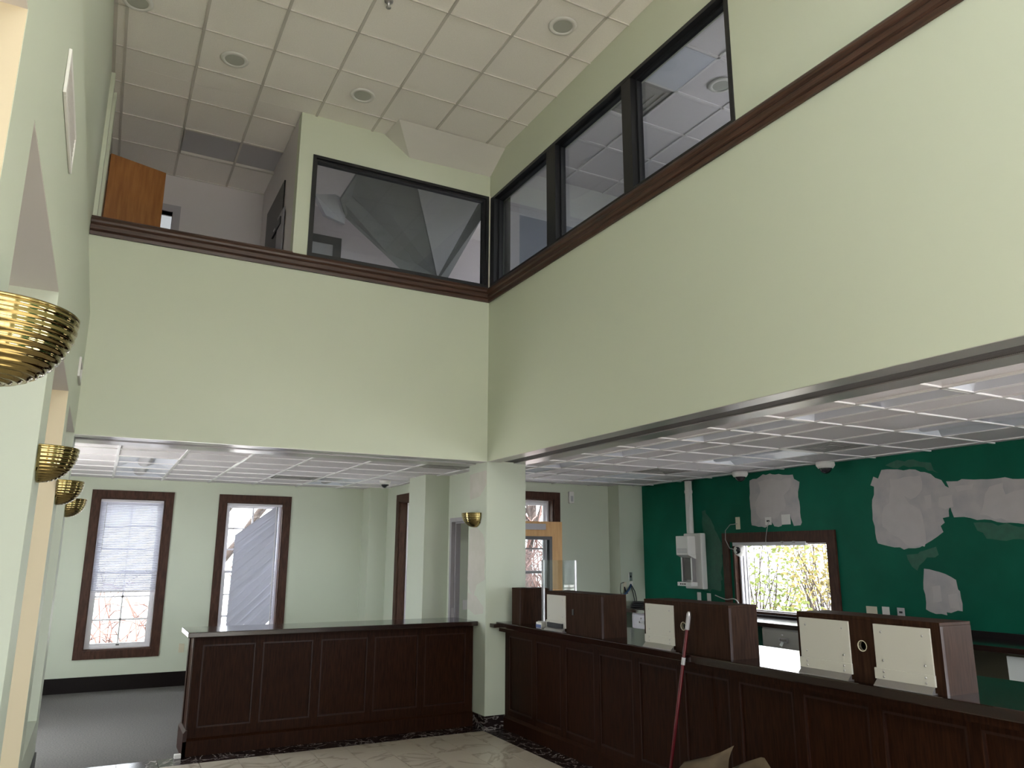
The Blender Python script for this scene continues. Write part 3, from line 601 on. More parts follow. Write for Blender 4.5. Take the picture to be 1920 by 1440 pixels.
struct('wall_office_partition', MB().box(XB+0.30, 5.6, 7.28, 7.40, 3.6, 5.62), BLUEGREY, None, 'slate blue partition behind the first interior window')
struct('trim_6', MB().box(XB+0.18, XB+0.30, 7.26, 7.40, 3.6, ZC), LILAC, None, 'pale post behind the first interior window')
# ================================================================== RECEPTION COUNTER
def panelled(root, axis, p, inward, bays, zr, ztop, m=MAHOG):
    """recessed bays on a counter front: axis of the plane normal, p front plane, inward=+1/-1; each bay a panel with a moulding"""
    for (a, b) in bays:
        pn = ubox(axis, p+0.002*inward, p+0.03*inward, a+0.004, b-0.004, zr[0]+0.004, zr[1]-0.004).build('panel', m, root)
        frame_rect(MB(), axis, p-0.009*inward, p+0.006*inward, a, b, zr[0], zr[1], 0.014).build('moulding', MAHOG2, pn)
rc = thing('reception_counter', (2.2, 7.9, 0), 'long dark mahogany counter with five panels, beside the carpet', 'counter')
XD0, XD1, YD = 0.872, 3.64, 7.722
MB().box(XD0+0.02, XD1, YD+0.006, 8.12, 0.0, 1.0).build('body', MAHOG, rc)
BAY = [(0.945, 1.408), (1.475, 1.942), (2.02, 2.485), (2.557, 3.022), (3.095, 3.555)]
ed = [XD0] + [v for b in BAY for v in b] + [XD1]
for k in range(6): MB().box(ed[2*k], ed[2*k+1], YD-0.012, YD+0.01, 0.14, 0.995).build('stile', MAHOG, rc, 0.003)
MB().box(XD0, XD1, YD-0.010, YD+0.01, 0.925, 0.998).build('top_rail', MAHOG, rc); MB().box(XD0, XD1, YD-0.010, YD+0.01, 0.14, 0.225).build('bottom_rail', MAHOG, rc)
panelled(rc, 'y', YD, 1, BAY, (0.225, 0.925), 1.0)
MB().box(XD0, XD0+0.022, YD-0.01, 8.12, 0.14, 1.0).build('end_panel', MAHOG, rc)
for a, b in ((YD-0.008, YD+0.07), (8.04, 8.12)): MB().box(XD0-0.010, XD0+0.004, a, b, 0.14, 0.995).build('end_stile', MAHOG2, rc)
bb = MB().prism([(XD0-0.030, YD-0.034, 0), (XD0-0.030, YD-0.034, 0.125), (XD0-0.030, YD-0.012, 0.145), (XD0-0.030, YD, 0.145), (XD0-0.030, YD, 0)], (XD1-XD0+0.03, 0, 0)).build('base_board', MAHOG, rc)
MB().prism([(XD0-0.032, YD-0.034, 0), (XD0-0.032, YD-0.034, 0.19), (XD0-0.012, YD-0.034, 0.215), (XD0, YD-0.034, 0.215), (XD0, YD-0.034, 0)], (0, 0.43, 0)).build('end_base_board', MAHOG2, rc)
tag(MB().box(0.80, 3.645, 7.600, 8.19, 1.0, 1.046).build('counter_top', MAHTOP, None, 0.006), 'glossy dark wood top of the long panelled counter', 'countertop')
tag(MB().box(XD0-0.09, XD0-0.035, 7.655, 7.70, 0, 0.035).build('floor_box', WHITEP, None, 0.004), 'small pale box on the floor at the counter corner', 'floor box')
# ================================================================== TELLER COUNTER
tc = thing('teller_counter', (4.2, 4.5, 0), 'very long dark mahogany teller counter with many panels', 'counter')
XC = 3.895; YC0 = 0.3; YC1 = YA
MB().box(XC+0.012, XC+0.42, YC0, YC1, 0, 0.99).build('body', MAHOG, tc)
TB = [(6.869, 7.352), (6.339, 6.790), (5.790, 6.250), (5.243, 5.706), (4.695, 5.157), (4.160, 4.617), (3.608, 4.065), (3.072, 3.524), (2.516, 2.985), (1.97, 2.442), (1.425, 1.895), (0.88, 1.35)]
TB = sorted(TB); ed = [YC0] + [v for b in TB for v in b] + [YC1]
for k in range(len(TB)+1): MB().box(XC-0.012, XC+0.014, ed[2*k], ed[2*k+1], 0.13, 0.99).build('stile', MAHOG, tc, 0.003)
MB().box(XC-0.010, XC+0.014, YC0, YC1, 0.91, 0.992).build('top_rail', MAHOG, tc); MB().box(XC-0.010, XC+0.014, YC0, YC1, 0.10, 0.185).build('bottom_rail', MAHOG, tc)
panelled(tc, 'x', XC, 1, TB, (0.185, 0.91), 1.0)
MB().prism([(XC-0.034, YC0, 0), (XC-0.034, YC0, 0.11), (XC-0.012, YC0, 0.135), (XC+0.01, YC0, 0.135), (XC+0.01, YC0, 0)], (0, YC1-YC0, 0)).build('base_board', MAHOG, tc)
MB().box(3.80, 3.90, YC0, YC1-0.02, 0.955, 0.992).build('apron', MAHOG, tc)
ttp = tag(MB().box(3.770, 4.66, YC0, YC1-0.002, 0.992, 1.048).build('counter_top', MAHTOP, None, 0.008), 'glossy dark wood top of the very long teller counter', 'countertop')
MB().box(3.70, 3.769, YA-0.10, YA-0.002, 0.998, 1.036).build('counter_top_return', MAHTOP, ttp)
# ---- walnut boxes on it
ZB = 1.048
def plate(root, y0, y1, xf, z1, slot=False):
    """enamelled cover: upper plate with four screws, lower plate, metal strip below"""
    h = z1-(ZB+0.002); zc = z1-0.73*h
    u = MB().box(xf-0.010, xf, y0, y1, zc, z1).build('cover_plate', PLATE, root, 0.002)
    l = MB().box(xf-0.014, xf-0.002, y0-0.004, y1+0.012, ZB+0.035, zc+0.004).build('lower_plate', PLATE, root, 0.002)
    MB().box(xf-0.045, xf, y0-0.002, y1+0.002, ZB+0.001, ZB+0.006).build('metal_strip', STEEL, root)
    MB().prism([(xf-0.045, y0, ZB+0.006), (xf-0.014, y0, ZB+0.036), (xf-0.014, y0, ZB+0.006)], (0, y1-y0, 0)).build('ramp_strip', STEEL, root)
    for zz, par, xo in ((z1-0.04, u, 0.010), (zc+0.045, u, 0.010), (zc-0.012, l, 0.014), (ZB+0.05, l, 0.014)):
        for yy in (y0+0.045, y1-0.045):
            MB().lathe((xf-xo, yy, zz), [(0.0001, -0.003), (0.005, -0.003), (0.006, 0.0)], 10, axis='x').build('screw', STEEL, par)
    if slot: MB().box(xf-0.03, xf-0.013, y0+0.03, y1-0.03, zc-0.055, zc-0.015).build('slot_tray', BLACKP, l)
def hole_board(name, root, xf, y0, y1, z0, z1, hole, m):
    """front board with a real round hole"""
    yc, zc, r = hole; n = 20; ring = [(xf, yc+r*math.cos(2*math.pi*k/n), zc+r*math.sin(2*math.pi*k/n)) for k in range(n)]
    s = r*1.5; sq = []
    for k in range(n):
        c, d = math.cos(2*math.pi*k/n), math.sin(2*math.pi*k/n); q = s/max(abs(c), abs(d)); sq.append((xf, yc+q*c, zc+q*d))
    mb = MB()
    for dx in (0, 0.018):
        vs = [(x+dx, y, z) for x, y, z in ring+sq]
        mb.add(vs, [(k, (k+1) % n, n+(k+1) % n, n+k) for k in range(n)])
        for a, b, c, d in ((y0, yc-s, z0, z1), (yc+s, y1, z0, z1), (yc-s, yc+s, z0, zc-s), (yc-s, yc+s, zc+s, z1)):
            mb.quad((xf+dx, a, c), (xf+dx, b, c), (xf+dx, b, d), (xf+dx, a, d))
    mb.add([(x, y, z) for x, y, z in ring]+[(x+0.018, y, z) for x, y, z in ring], [(k, (k+1) % n, n+(k+1) % n, n+k) for k in range(n)])
    return mb.build(name, m, root)
def walnut_box(y0, y1, z1, label, plates, hole=None, xf=3.825, dx=0.26, slot=False):
    t = thing('teller_box', (xf+dx/2, (y0+y1)/2, ZB), label, 'cabinet', 'walnut boxes on the teller counter')
    if hole: hole_board('front_panel', t, xf, y0, y1, ZB, z1-0.018, hole, BOXWOOD)
    else: MB().box(xf, xf+0.018, y0, y1, ZB, z1-0.018).build('front_panel', BOXWOOD, t)
    MB().box(xf+0.018, xf+dx, y0, y0+0.018, ZB, z1-0.018).build('end_panel', BOXWOOD, t); MB().box(xf+0.018, xf+dx, y1-0.018, y1, ZB, z1-0.018).build('end_panel', BOXWOOD, t)
    MB().box(xf, xf+dx, y0, y1, z1-0.018, z1).build('lid', BOXWOOD, t, 0.002)
    MB().box(xf+dx-0.012, xf+dx, y0+0.018, y1-0.018, ZB, z1-0.018).build('back_panel', BLACKP, t)
    MB().box(xf-0.002, xf+0.02, y0-0.003, y0, ZB, z1-0.018).build('edge_strip', MAHOG2, t)
    for a, b in plates: plate(t, a, b, xf, z1-0.032, slot)
    if hole: MB().lathe((xf+0.001, hole[0], hole[1]), [(hole[2]*1.18, -0.003), (hole[2], -0.004), (hole[2], 0.02)], 20, axis='x').build('grommet', BEIGEP, t)
    return t
XF = 3.825
Yp = lambda px, py: at(px, py, x=XF).y
zt = lambda px, py: at(px, py, x=XF).z
ZBX = 1.400
walnut_box(Yp(1760, 1164), Yp(1493, 1144), ZBX, 'widest walnut box, carrying two white screwed plates', [(Yp(1590, 1152), Yp(1499, 1150)), (Yp(1743, 1167), Yp(1637, 1160))], hole=(Yp(1617, 1211), at(1617, 1211, x=XF).z, 0.026))
walnut_box(Yp(1365, 1134), Yp(1207, 1122), ZBX, 'walnut box behind the leaning red pole, with one plate and a round hole', [(Yp(1263, 1130), Yp(1211, 1127))], hole=(Yp(1281.5, 1175), at(1281.5, 1174, x=XF).z, 0.026))
wb2 = walnut_box(Yp(1127, 1115), Yp(1025, 1107), ZBX, 'walnut box beneath the clear shield, with a slotted plate', [(Yp(1061, 1113), Yp(1027, 1111))], slot=True)
kh = at(1074, 1148, x=XF-0.004); MB().box(XF-0.006, XF-0.001, kh.y-0.012, kh.y+0.012, kh.z-0.025, kh.z+0.025).build('keyhole', BLACKP, wb2)
b1y0, b1y1 = Yp(969, 1102), min(Yp(953, 1100), YA-0.005)
tb1 = thing('teller_box', (4.05, (b1y0+b1y1)/2, ZB), 'narrow plain walnut box against the green pillar', 'cabinet', 'walnut boxes on the teller counter')
MB().box(3.87, 4.20, b1y0, b1y1, ZB, ZBX-0.02).build('body', BOXWOOD, tb1); MB().box(3.868, 4.202, b1y0-0.002, b1y1, ZBX-0.02, ZBX).build('lid', BOXWOOD, tb1, 0.002)
MB().box(3.864, 3.872, b1y0-0.004, b1y0+0.012, ZB, ZBX-0.02).build('edge_strip', MAHOG2, tb1)
# clear shield
sx = 4.02; sa, sb = at(1020, 1050, x=sx), at(1078, 1050, x=sx)
sh = thing('acrylic_shield', (sx, (sa.y+sb.y)/2, ZB), 'clear acrylic shield standing above the slotted walnut box', 'shield')
MB().box(sx-0.003, sx+0.003, sb.y, sa.y, ZBX+0.004, sa.z).build('sheet', ACRYL, sh)
MB().box(sx-0.008, sx+0.008, sb.y-0.010, sb.y+0.004, ZBX+0.004, sa.z).build('edge_channel', STEEL, sh)
for d in (0.0, 0.028): MB().box(sx-0.008, sx+0.008, sa.y+d, sa.y+0.012+d, ZB+0.04, sa.z).build('post', STEEL, sh)
MB().box(sx-0.05, sx+0.03, sa.y-0.004, sa.y+0.05, ZB, ZB+0.04).build('foot', WHITEP, sh, 0.003)
pb_ = at(1015, 1172, x=3.85)
cb = thing('slip_holder', (3.86, pb_.y, ZB), 'small holder of blue printed slips beside the clear shield', 'holder')
MB().box(3.82, 3.90, pb_.y-0.05, pb_.y+0.05, ZB, ZB+0.055).build('tray', WHITEP, cb, 0.003); MB().box(3.816, 3.820, pb_.y-0.046, pb_.y+0.046, ZB+0.004, ZB+0.034).build('slip', BLUEL, cb)
# ================================================================== leaning red pole
C_p = at(1281, 1242, x=3.744); T_p = at(1291.5, 1152, x=3.786); k_ = C_p.z/(T_p.z-C_p.z); B_p = C_p + (C_p-T_p)*k_
po = thing('mop_pole', (B_p.x, B_p.y, 0), 'red pole with a white grip leaning on the teller counter', 'pole')
B_p.z += 0.015
MB().tube([B_p, C_p+(T_p-C_p)*0.75], 0.0125, 10).build('shaft', REDP, po)
MB().tube([C_p+(T_p-C_p)*0.68, C_p+(T_p-C_p)*0.97], 0.0165, 10).build('grip', FRAMEG, po)
MB().tube([C_p+(T_p-C_p)*0.97, C_p+(T_p-C_p)*1.02, T_p+(T_p-C_p)*0.06], 0.016, 10, rs=[0.017, 0.016, 0.010]).build('hanging_cap', STEEL, po)
lab = C_p+(B_p-C_p)*0.02; MB().tube([C_p+(T_p-C_p)*(-0.05), C_p+(T_p-C_p)*(0.10)], 0.0145, 10).build('sticker', LENS, po)
# ================================================================== cardboard box on the floor
bx = thing('cardboard_box', (3.40, 3.75, 0), 'open cardboard box on the floor before the teller counter', 'box')
fx0, fx1, fy0, fy1, fh = 3.10, 3.62, 3.50, 4.02, 0.40
for a in ((fx0, fx0+0.006, fy0, fy1), (fx1-0.006, fx1, fy0, fy1), (fx0, fx1, fy0, fy0+0.006), (fx0, fx1, fy1-0.006, fy1)): MB().box(*a, 0.0, fh).build('side', CARD, bx)
MB().box(fx0, fx1, fy0, fy1, 0, 0.006).build('bottom', CARD, bx)
def flap(p0, p1, top, thick=(0, 0, 0.006)):
    """curled flap between a hinge p0-p1 and a free edge"""
    n = len(top)-1; vs = []; fs = []
    for r in range(5):
        for i, q in enumerate(top):
            h = Vector(p0).lerp(Vector(p1), i/n); v = h.lerp(Vector(q), r/4); v += Vector((0.0, 0.02*math.sin(math.pi*r/4), 0)); vs.append(v)
    m_ = n+1
    for r in range(4):
        for i in range(n): fs.append((r*m_+i, r*m_+i+1, (r+1)*m_+i+1, (r+1)*m_+i))
    o = MB().add(vs, fs, True).build('flap', CARD, bx); s = o.modifiers.new('board', 'SOLIDIFY'); s.thickness = 0.005
T1 = [at(1272, 1452, x=3.50), at(1283, 1428, x=3.52), at(1330, 1418, x=3.57), at(1352, 1410, x=3.60), at(1376, 1398, x=3.64)]
flap((fx0+0.1, fy1, fh), (fx1, fy1-0.1, fh), T1)
T2 = [at(1372, 1440, x=3.50), at(1400, 1428, x=3.50), at(1426, 1420, x=3.50), at(1432, 1421, x=3.50), at(1444, 1440, x=3.46)]
flap((fx1-0.2, fy0+0.25, fh), (fx1-0.1, fy0+0.02, fh), T2)
# ================================================================== BACK WORKTOP under the drive-up window
ZW = 1.038; XW = 6.36
bwk = tag(MB().box(XW, XG-0.005, 1.5, 9.10, ZW-0.045, ZW).build('back_worktop', MAHTOP, None, 0.004), 'dark glossy worktop along the deep green wall', 'worktop')
MB().box(XG-0.022, XG-0.002, 1.5, GA-0.14, ZW, ZW+0.05).build('backsplash', BASEB, bwk); MB().box(XG-0.022, XG-0.002, 7.5, 9.1, ZW, ZW+0.05).build('backsplash', BASEB, bwk)
def drawer_unit(y0, y1, m, label, n=3, tags=False):
    t = thing('drawer_unit', ((XW+XG)/2, (y0+y1)/2, 0), label, 'drawer unit', 'steel drawer units under the back worktop')
    MB().box(XW+0.05, XG-0.1, y0, y1, 0.0, ZW-0.05).build('carcass', m, t)
    hs = [0.17, 0.17, 0.55]; z = ZW-0.065
    for h in hs:
        d = MB().box(XW+0.030, XW+0.05, y0+0.012, y1-0.012, z-h, z).build('drawer', m, t, 0.003)
        frame_rect(MB(), 'x', XW+0.026, XW+0.031, y0+0.035, y1-0.035, z-h+0.02, z-0.02, 0.006).build('rim', m, d)
        ym = (y0+y1)/2
        frame_rect(MB(), 'x', XW+0.012, XW+0.030, ym-0.055, ym+0.055, z-h/2-0.03, z-h/2+0.012, 0.010).build('pull', STEEL, d)
        MB().lathe((XW+0.029, ym+0.02, z-h/2+0.04), [(0.0001, -0.008), (0.010, -0.008), (0.011, 0.0)], 12, axis='x').build('lock', STEEL, d)
        if tags and h == hs[0]: MB().add([(XW+0.010, ym+0.02, z-h/2-0.02), (XW+0.008, ym+0.05, z-h/2-0.06), (XW+0.008, ym+0.015, z-h/2-0.075), (XW+0.010, ym-0.01, z-h/2-0.03)], [(0, 1, 2, 3)]).build('key_tag', PAPER, d)
        z -= h+0.012
    return t
q0, q1 = at(1502, 1185, x=XW+0.03).y, at(1427, 1177, x=XW+0.03).y
drawer_unit(q1-0.62, q1, GREYDR, 'putty grey drawer unit under the wide window', tags=True)
q2 = at(1184, 1150, x=XW+0.03).y
drawer_unit(q2-0.45, q2, LGREY, 'pale steel drawer unit near the corner column')
pq = at(1887, 1230, x=6.45); pr = at(1930, 1280, x=6.45)
tag(MB().box(6.45, 6.47, pr.y-0.15, pq.y, 0.0, pq.z).build('white_board', PAPER, None), 'white board leaning under the back worktop', 'board')
struct('trim_7', MB().box(XG-0.03, XG-0.001, 1.5, 5.5, 0.0, ZW-0.05), mat('olive_knee_space', (0.12, 0.11, 0.07), 0.6), None, 'olive back of the knee space under the back worktop')  # olive sheet at the back of the open knee space
# ================================================================== DEEP GREEN WALL: primer, fittings
def ragged(pts, n=7, j=0.010):
    out = []
    for i, p in enumerate(pts):
        q = pts[(i+1) % len(pts)]; L_ = (q-p).length; k = max(1, int(L_/0.05))
        for t in range(k):
            v = p.lerp(q, t/k)
            if t: v += Vector((0, random.uniform(-j, j), random.uniform(-j, j)))
            out.append(v)
    return out
def patch(name, ox, oy, s, pts, m, x, j=0.010):
    P = ragged([at(ox+a/s, oy+b/s, x=x) for a, b in pts], j=j)
    return MB().prism(P, (0.0006, 0, 0)).build(name, m, wg)
z3 = (1240, 860, 4.364); z4 = (1600, 840, 4.0)
patch('primer_patch', *z3, [(722,180),(780,165),(830,128),(1075,130),(1085,165),(1130,190),(1118,270),(1135,400),(1150,520),(1140,545),(1085,550),(1062,490),(1055,462),(990,462),(985,550),(925,553),(905,520),(850,565),(740,545),(725,360)], PRIMER, XG-0.0010)
patch('primer_coat', *z3, [(790,190),(850,170),(980,180),(1060,160),(1040,260),(1000,300),(1020,380),(960,470),(880,500),(800,480),(760,380),(810,270)], PRIMER2, XG-0.0020, 0.02)
patch('primer_patch', *z4, [(210,165),(330,160),(465,162),(580,195),(660,240),(690,285),(720,300),(735,400),(715,470),(718,515),(670,525),(685,560),(655,585),(675,630),(630,665),(560,710),(500,745),(380,762),(350,745),(260,735),(185,715),(165,640),(145,540),(140,430),(155,350),(155,290),(128,280),(150,215),(185,230)], PRIMER, XG-0.0010)
patch('primer_coat', *z4, [(270,230),(500,205),(515,310),(430,385),(380,360),(420,420),(500,460),(535,600),(535,740),(400,730),(220,590),(225,450),(270,410)], PRIMER2, XG-0.0020, 0.015)
patch('primer_patch', *z4, [(695,250),(860,235),(1100,225),(1290,230),(1420,235),(1420,585),(1290,572),(1080,555),(880,525),(755,520),(735,470),(722,420),(718,300)], PRIMER, XG-0.0012)
patch('primer_coat', *z4, [(1020,290),(1120,260),(1140,350),(1270,310),(1400,330),(1400,560),(1150,545),(950,500),(980,400)], PRIMER2, XG-0.0020, 0.015)
patch('primer_coat', *z4, [(640,370),(740,350),(750,440),(690,460),(640,440)], PRIMER2, XG-0.0020, 0.012)
patch('primer_coat', *z4, [(760,290),(900,265),(890,310),(780,330)], PRIMER2, XG-0.0020, 0.01)
patch('primer_coat', *z4, [(530,360),(580,350),(585,450),(540,455)], PRIMER2, XG-0.0020, 0.01)
patch('primer_patch', *z4, [(530,905),(605,920),(690,945),(770,990),(785,1060),(800,1075),(820,1225),(700,1232),(705,1255),(620,1245),(545,1210),(540,1100),(525,1010)], PRIMER, XG-0.0010)
patch('primer_coat', *z4, [(590,1040),(650,1030),(665,1150),(600,1160)], PRIMER2, XG-0.0020, 0.008)
patch('primer_coat', *z4, [(710,1100),(780,1090),(800,1210),(730,1200)], PRIMER2, XG-0.0020, 0.008)
patch('touch_up', *z4, [(240,130),(330,90),(450,85),(580,110),(640,190),(560,170),(450,140),(300,150)], SCUFF, XG-0.0006, 0.02)
patch('touch_up', *z4, [(400,800),(620,740),(640,800),(530,850),(480,920),(440,890)], SCUFF, XG-0.0006, 0.02)
patch('touch_up', *z4, [(900,560),(1290,590),(1290,690),(1000,680),(930,620)], SCUFF, XG-0.0006, 0.02)
patch('touch_up', *z3, [(330,430),(360,420),(500,700),(490,1080),(350,1080),(340,700)], SCUFF, XG-0.0006, 0.02)

def wall_plate(label, axis, p, u, z, m, w=0.07, h=0.115, name='outlet_plate', mark=True, cat='outlet', dark=False):
    """plate on a plane; its face looks to the -axis side"""
    c = (p, u, z) if axis == 'x' else (u, p, z)
    t = thing(name, c, label, cat)
    ubox(axis, p-0.007, p-0.001, u-w/2, u+w/2, z-h/2, z+h/2).build('plate', m, t, 0.002)
    if mark:
        for dz in ((-h*0.2, h*0.2) if not dark else (0,)):
            ubox(axis, p-0.009, p-0.006, u-w*0.22, u+w*0.22, z+dz-h*0.11, z+dz+h*0.11).build('socket', BLACKP if dark else m, t)
    return t
def onG(px, py): return at(px, py, x=XG)
v = onG(1384, 981); wall_plate('almond blank plate above the window corner', 'x', XG, v.y, v.z, BEIGEP, 0.075, 0.15, mark=False)
v = onG(1441, 977); wall_plate('white plate with a black cable hole inside the primer', 'x', XG, v.y, v.z, WHITEP, 0.10, 0.09, dark=True)
v = onG(1474.5, 974); wall_plate('white plate inside the primer next to the cable hole', 'x', XG-0.003, v.y, v.z, WHITEP, 0.13, 0.115)
v = onG(1311.5, 1119); wall_plate('white socket below the tube station', 'x', XG, v.y, v.z, WHITEP)
v = onG(1330, 1121); wall_plate('white socket between tube station and window', 'x', XG, v.y, v.z, WHITEP)
v = onG(1635, 1144); wall_plate('wide almond plate low on the green wall', 'x', XG, v.y, v.z, BEIGEP, 0.125, 0.075, mark=False)
v = onG(1661.5, 1145); wall_plate('small white plate low on the green wall', 'x', XG, v.y, v.z, WHITEP, 0.08, 0.075)
v = onG(1690, 1148); wall_plate('grey plate low on the green wall beneath a primer patch', 'x', XG, v.y, v.z, STEEL, 0.08, 0.085, dark=True)
# pneumatic tube station
pt = onG(1296, 900); yu = at(1299, 1050, x=6.95).y
ts = thing('tube_station', (6.95, yu, 1.31), 'white pneumatic tube station with its pipe to the ceiling', 'tube station')
pc = at(1296, 900, x=6.93)
MB().tube([(6.93, yu, 2.02), (6.93, yu, ZS)], 0.047, 18).build('pipe', WHITEP, ts)
MB().tube([(6.93, yu, 2.55), (6.93, yu, 2.585)], 0.053, 18).build('pipe_clamp', WHITEP, ts)
MB().tube([(6.93, yu, ZS-0.012), (6.93, yu, ZS-0.002)], 0.066, 18).build('ceiling_collar', BLACKP, ts)
y_r, y_l = at(1318, 1100, x=6.93).y, at(1281, 1000, x=6.93).y
MB().box(6.93, XG-0.002, y_r, y_l, 1.31, 2.02).build('housing', WHITEP, ts, 0.012)
MB().box(6.80, 6.93, y_l-0.23, y_l+0.005, 1.74, 1.985).build('head', WHITEP, ts, 0.006)
for k in range(5): MB().box(6.796, 6.80, y_l-0.21, y_l-0.02, 1.765+0.013*k, 1.771+0.013*k).build('vent_slit', FRAMEG, ts)
MB().prism([(6.80, y_l-0.23, 1.74), (6.93, y_l-0.23, 1.74), (6.93, y_l-0.23, 1.69)], (0, 0.235, 0)).build('head_underside', WHITEP, ts)
MB().box(6.885, 6.931, y_l-0.20, y_l-0.02, 1.42, 1.70).build('carrier_bay', mat('smoked_bay', (0.06, 0.05, 0.045), 0.25), ts)
for d in (0.015, 0.205): MB().box(6.868, 6.932, y_l-d-0.012, y_l-d+0.012, 1.40, 1.71).build('bay_rail', STEEL, ts)
MB().box(6.82, 6.93, y_l-0.24, y_l+0.03, 1.345, 1.395).build('control_panel', WHITEP, ts, 0.004)
for k in range(3): MB().box(6.816, 6.821, y_l-0.05-0.04*k, y_l-0.03-0.04*k, 1.36, 1.38).build('button', BLACKP, ts)
MB().tube([(6.90, yu-0.05, ZS-0.01), (6.90, yu-0.075, 2.58), (6.89, yu-0.07, 2.45), (6.885, yu-0.04, 2.3), (6.885, yu-0.03, 2.06), (6.93, yu-0.03, 2.02)], 0.007, 6).build('cable', WHITEP, ts)
# dome cameras
def dome_camera(p, label, s=1.0):
    t = thing('dome_camera', p, label, 'camera', 'ceiling dome cameras'); p = Vector(p)
    MB().lathe(p, [(0.0001, 0), (0.075*s, 0), (0.078*s, -0.03*s), (0.062*s, -0.055*s), (0.0001, -0.055*s)], 24).build('base', WHITEP, t)
    MB().lathe(p, [(0.052*s*math.cos(a), -0.05*s-0.052*s*math.sin(a)) for a in [i*math.pi/16 for i in range(0, 9)]], 24).build('dome', DOME, t)
    return t
dome_camera(tuple(at(1387, 884, z=ZS-0.002)), 'ceiling dome camera near the tube station', 1.2)
dome_camera(tuple(at(1547, 866, z=ZS-0.002)), 'ceiling dome camera between two primer patches', 1.25)
dome_camera(tuple(at(722, 901, z=ZS-0.002)), 'ceiling dome camera near the narrow wall pier', 1.0)
# camera hanging in the window corner, with loop of cable
cp = at(1385, 1032, x=XG-0.05)
tcm = thing('turret_camera', tuple(cp), 'white turret camera at the corner of the wide window', 'camera')
MB().lathe(cp+Vector((0.045, 0, 0)), [(0.0001, 0.0), (0.07, 0.0), (0.075, -0.03), (0.06, -0.07), (0.03, -0.095), (0.0001, -0.10)], 20, axis='x').build('body', WHITEP, tcm)
MB().lathe(cp+Vector((-0.02, -0.015, 0.0)), [(0.045, 0.0), (0.040, -0.025), (0.0001, -0.035)], 18, axis='x').build('lens_face', DOME, tcm)
MB().tube([onG(1383, 982)+Vector((-0.010, 0, 0)), onG(1372, 984)+Vector((-0.03, 0, 0)), onG(1364, 995)+Vector((-0.035, 0, 0)), onG(1364, 1012)+Vector((-0.035, 0, 0)), onG(1372, 1028)+Vector((-0.035, 0, 0)), cp+Vector((0.03, 0.05, 0))], 0.005, 6).build('cable', WIREW, tcm)
def loop(pts, r, label, m=WIREW, x=XG-0.035, name='loose_cable'):
    P = [at(a, b, x=x) for a, b in pts]
    Q = []
    for i in range(len(P)-1):
        p0, p1, p2, p3 = P[max(i-1, 0)], P[i], P[i+1], P[min(i+2, len(P)-1)]
        for k in range(6):
            t = k/6; Q.append(0.5*((2*p1)+(p2-p0)*t+(2*p0-5*p1+4*p2-p3)*t*t+(3*p1-p0-3*p2+p3)*t*t*t))
    Q.append(P[-1])
    return tag(MB().tube(Q, r, 6).build(name, m), label, 'cable')
loop([(1441,977),(1437,1000),(1436,1020),(1441,1048),(1443,1065),(1440,1085),(1439,1098),(1444,1110),(1452,1111),(1454,1102),(1448,1090),(1442,1092),(1440,1103),(1446,1113)], 0.004, 'thin grey cable looping down across the wide window')
loop([(1341,1116),(1350,1120),(1362,1124),(1376,1123),(1384,1130),(1386,1146)], 0.007, 'pale cable curling up beside the window frame', x=XG-0.04)
# column outlets with black and blue leads
YCn = 9.11
def onC(px, py): return at(px, py, y=YCn)
v = onC(1182, 1081); wall_plate('upper grey socket plate on the corner column', 'y', YCn, v.x, v.z, STEEL, 0.06, 0.115, dark=True)
v = onC(1171, 1099); wall_plate('almond socket plate on the corner column', 'y', YCn, v.x, v.z, BEIGEP, 0.06, 0.115)
v = onC(1183, 1095); wall_plate('white data plate below the grey socket on the corner column', 'y', YCn, v.x, v.z, WHITEP, 0.06, 0.07, mark=False)
def lead(pts, r, m, label):
    P = [at(a, b, y=YCn-d) for a, b, d in pts]
    return tag(MB().tube(P, r, 6).build('power_lead', m), label, 'cable', 'leads on the corner column')
lead([(1183,1096,.01),(1180,1104,.05),(1174,1112,.08),(1166,1119,.10),(1160,1124,.12)], 0.014, BLUEC, 'thick blue lead hanging from the corner column')
lead([(1184,1097,.01),(1190,1108,.05),(1193,1120,.06),(1194,1128,.06),(1196,1132,.10)], 0.007, BLACKP, 'black lead running down to the worktop by the green wall')
lead([(1183,1098,.02),(1187,1112,.06),(1190,1126,.06),(1191,1136,.08)], 0.007, BLACKP, 'short black lead hanging below the data plate')
lead([(1170,1092,.01),(1164,1094,.04),(1163,1106,.05),(1165,1116,.06)], 0.005, BLACKP, 'thin black lead looping from the almond socket')
lead([(1171,1101,.01),(1173,1108,.05),(1177,1113,.06)], 0.010, BLACKP, 'black plug lead at the almond socket')
cpile = at(1196, 1138, y=YCn-0.25)
for k in range(3):
    P = [Vector((cpile.x+0.10*math.cos(a*1.0+k)+0.02*k, cpile.y+0.09*math.sin(a+k), ZW+0.014+0.024*k)) for a in [i*0.5 for i in range(14)]]
    tag(MB().tube(P, 0.010, 6).build('coiled_lead', BLACKP), ['black lead coiled lowest on the worktop corner', 'black lead coiled in the middle of the worktop pile', 'black lead coiled on top of the worktop pile'][k], 'cable', 'coiled leads on the worktop')
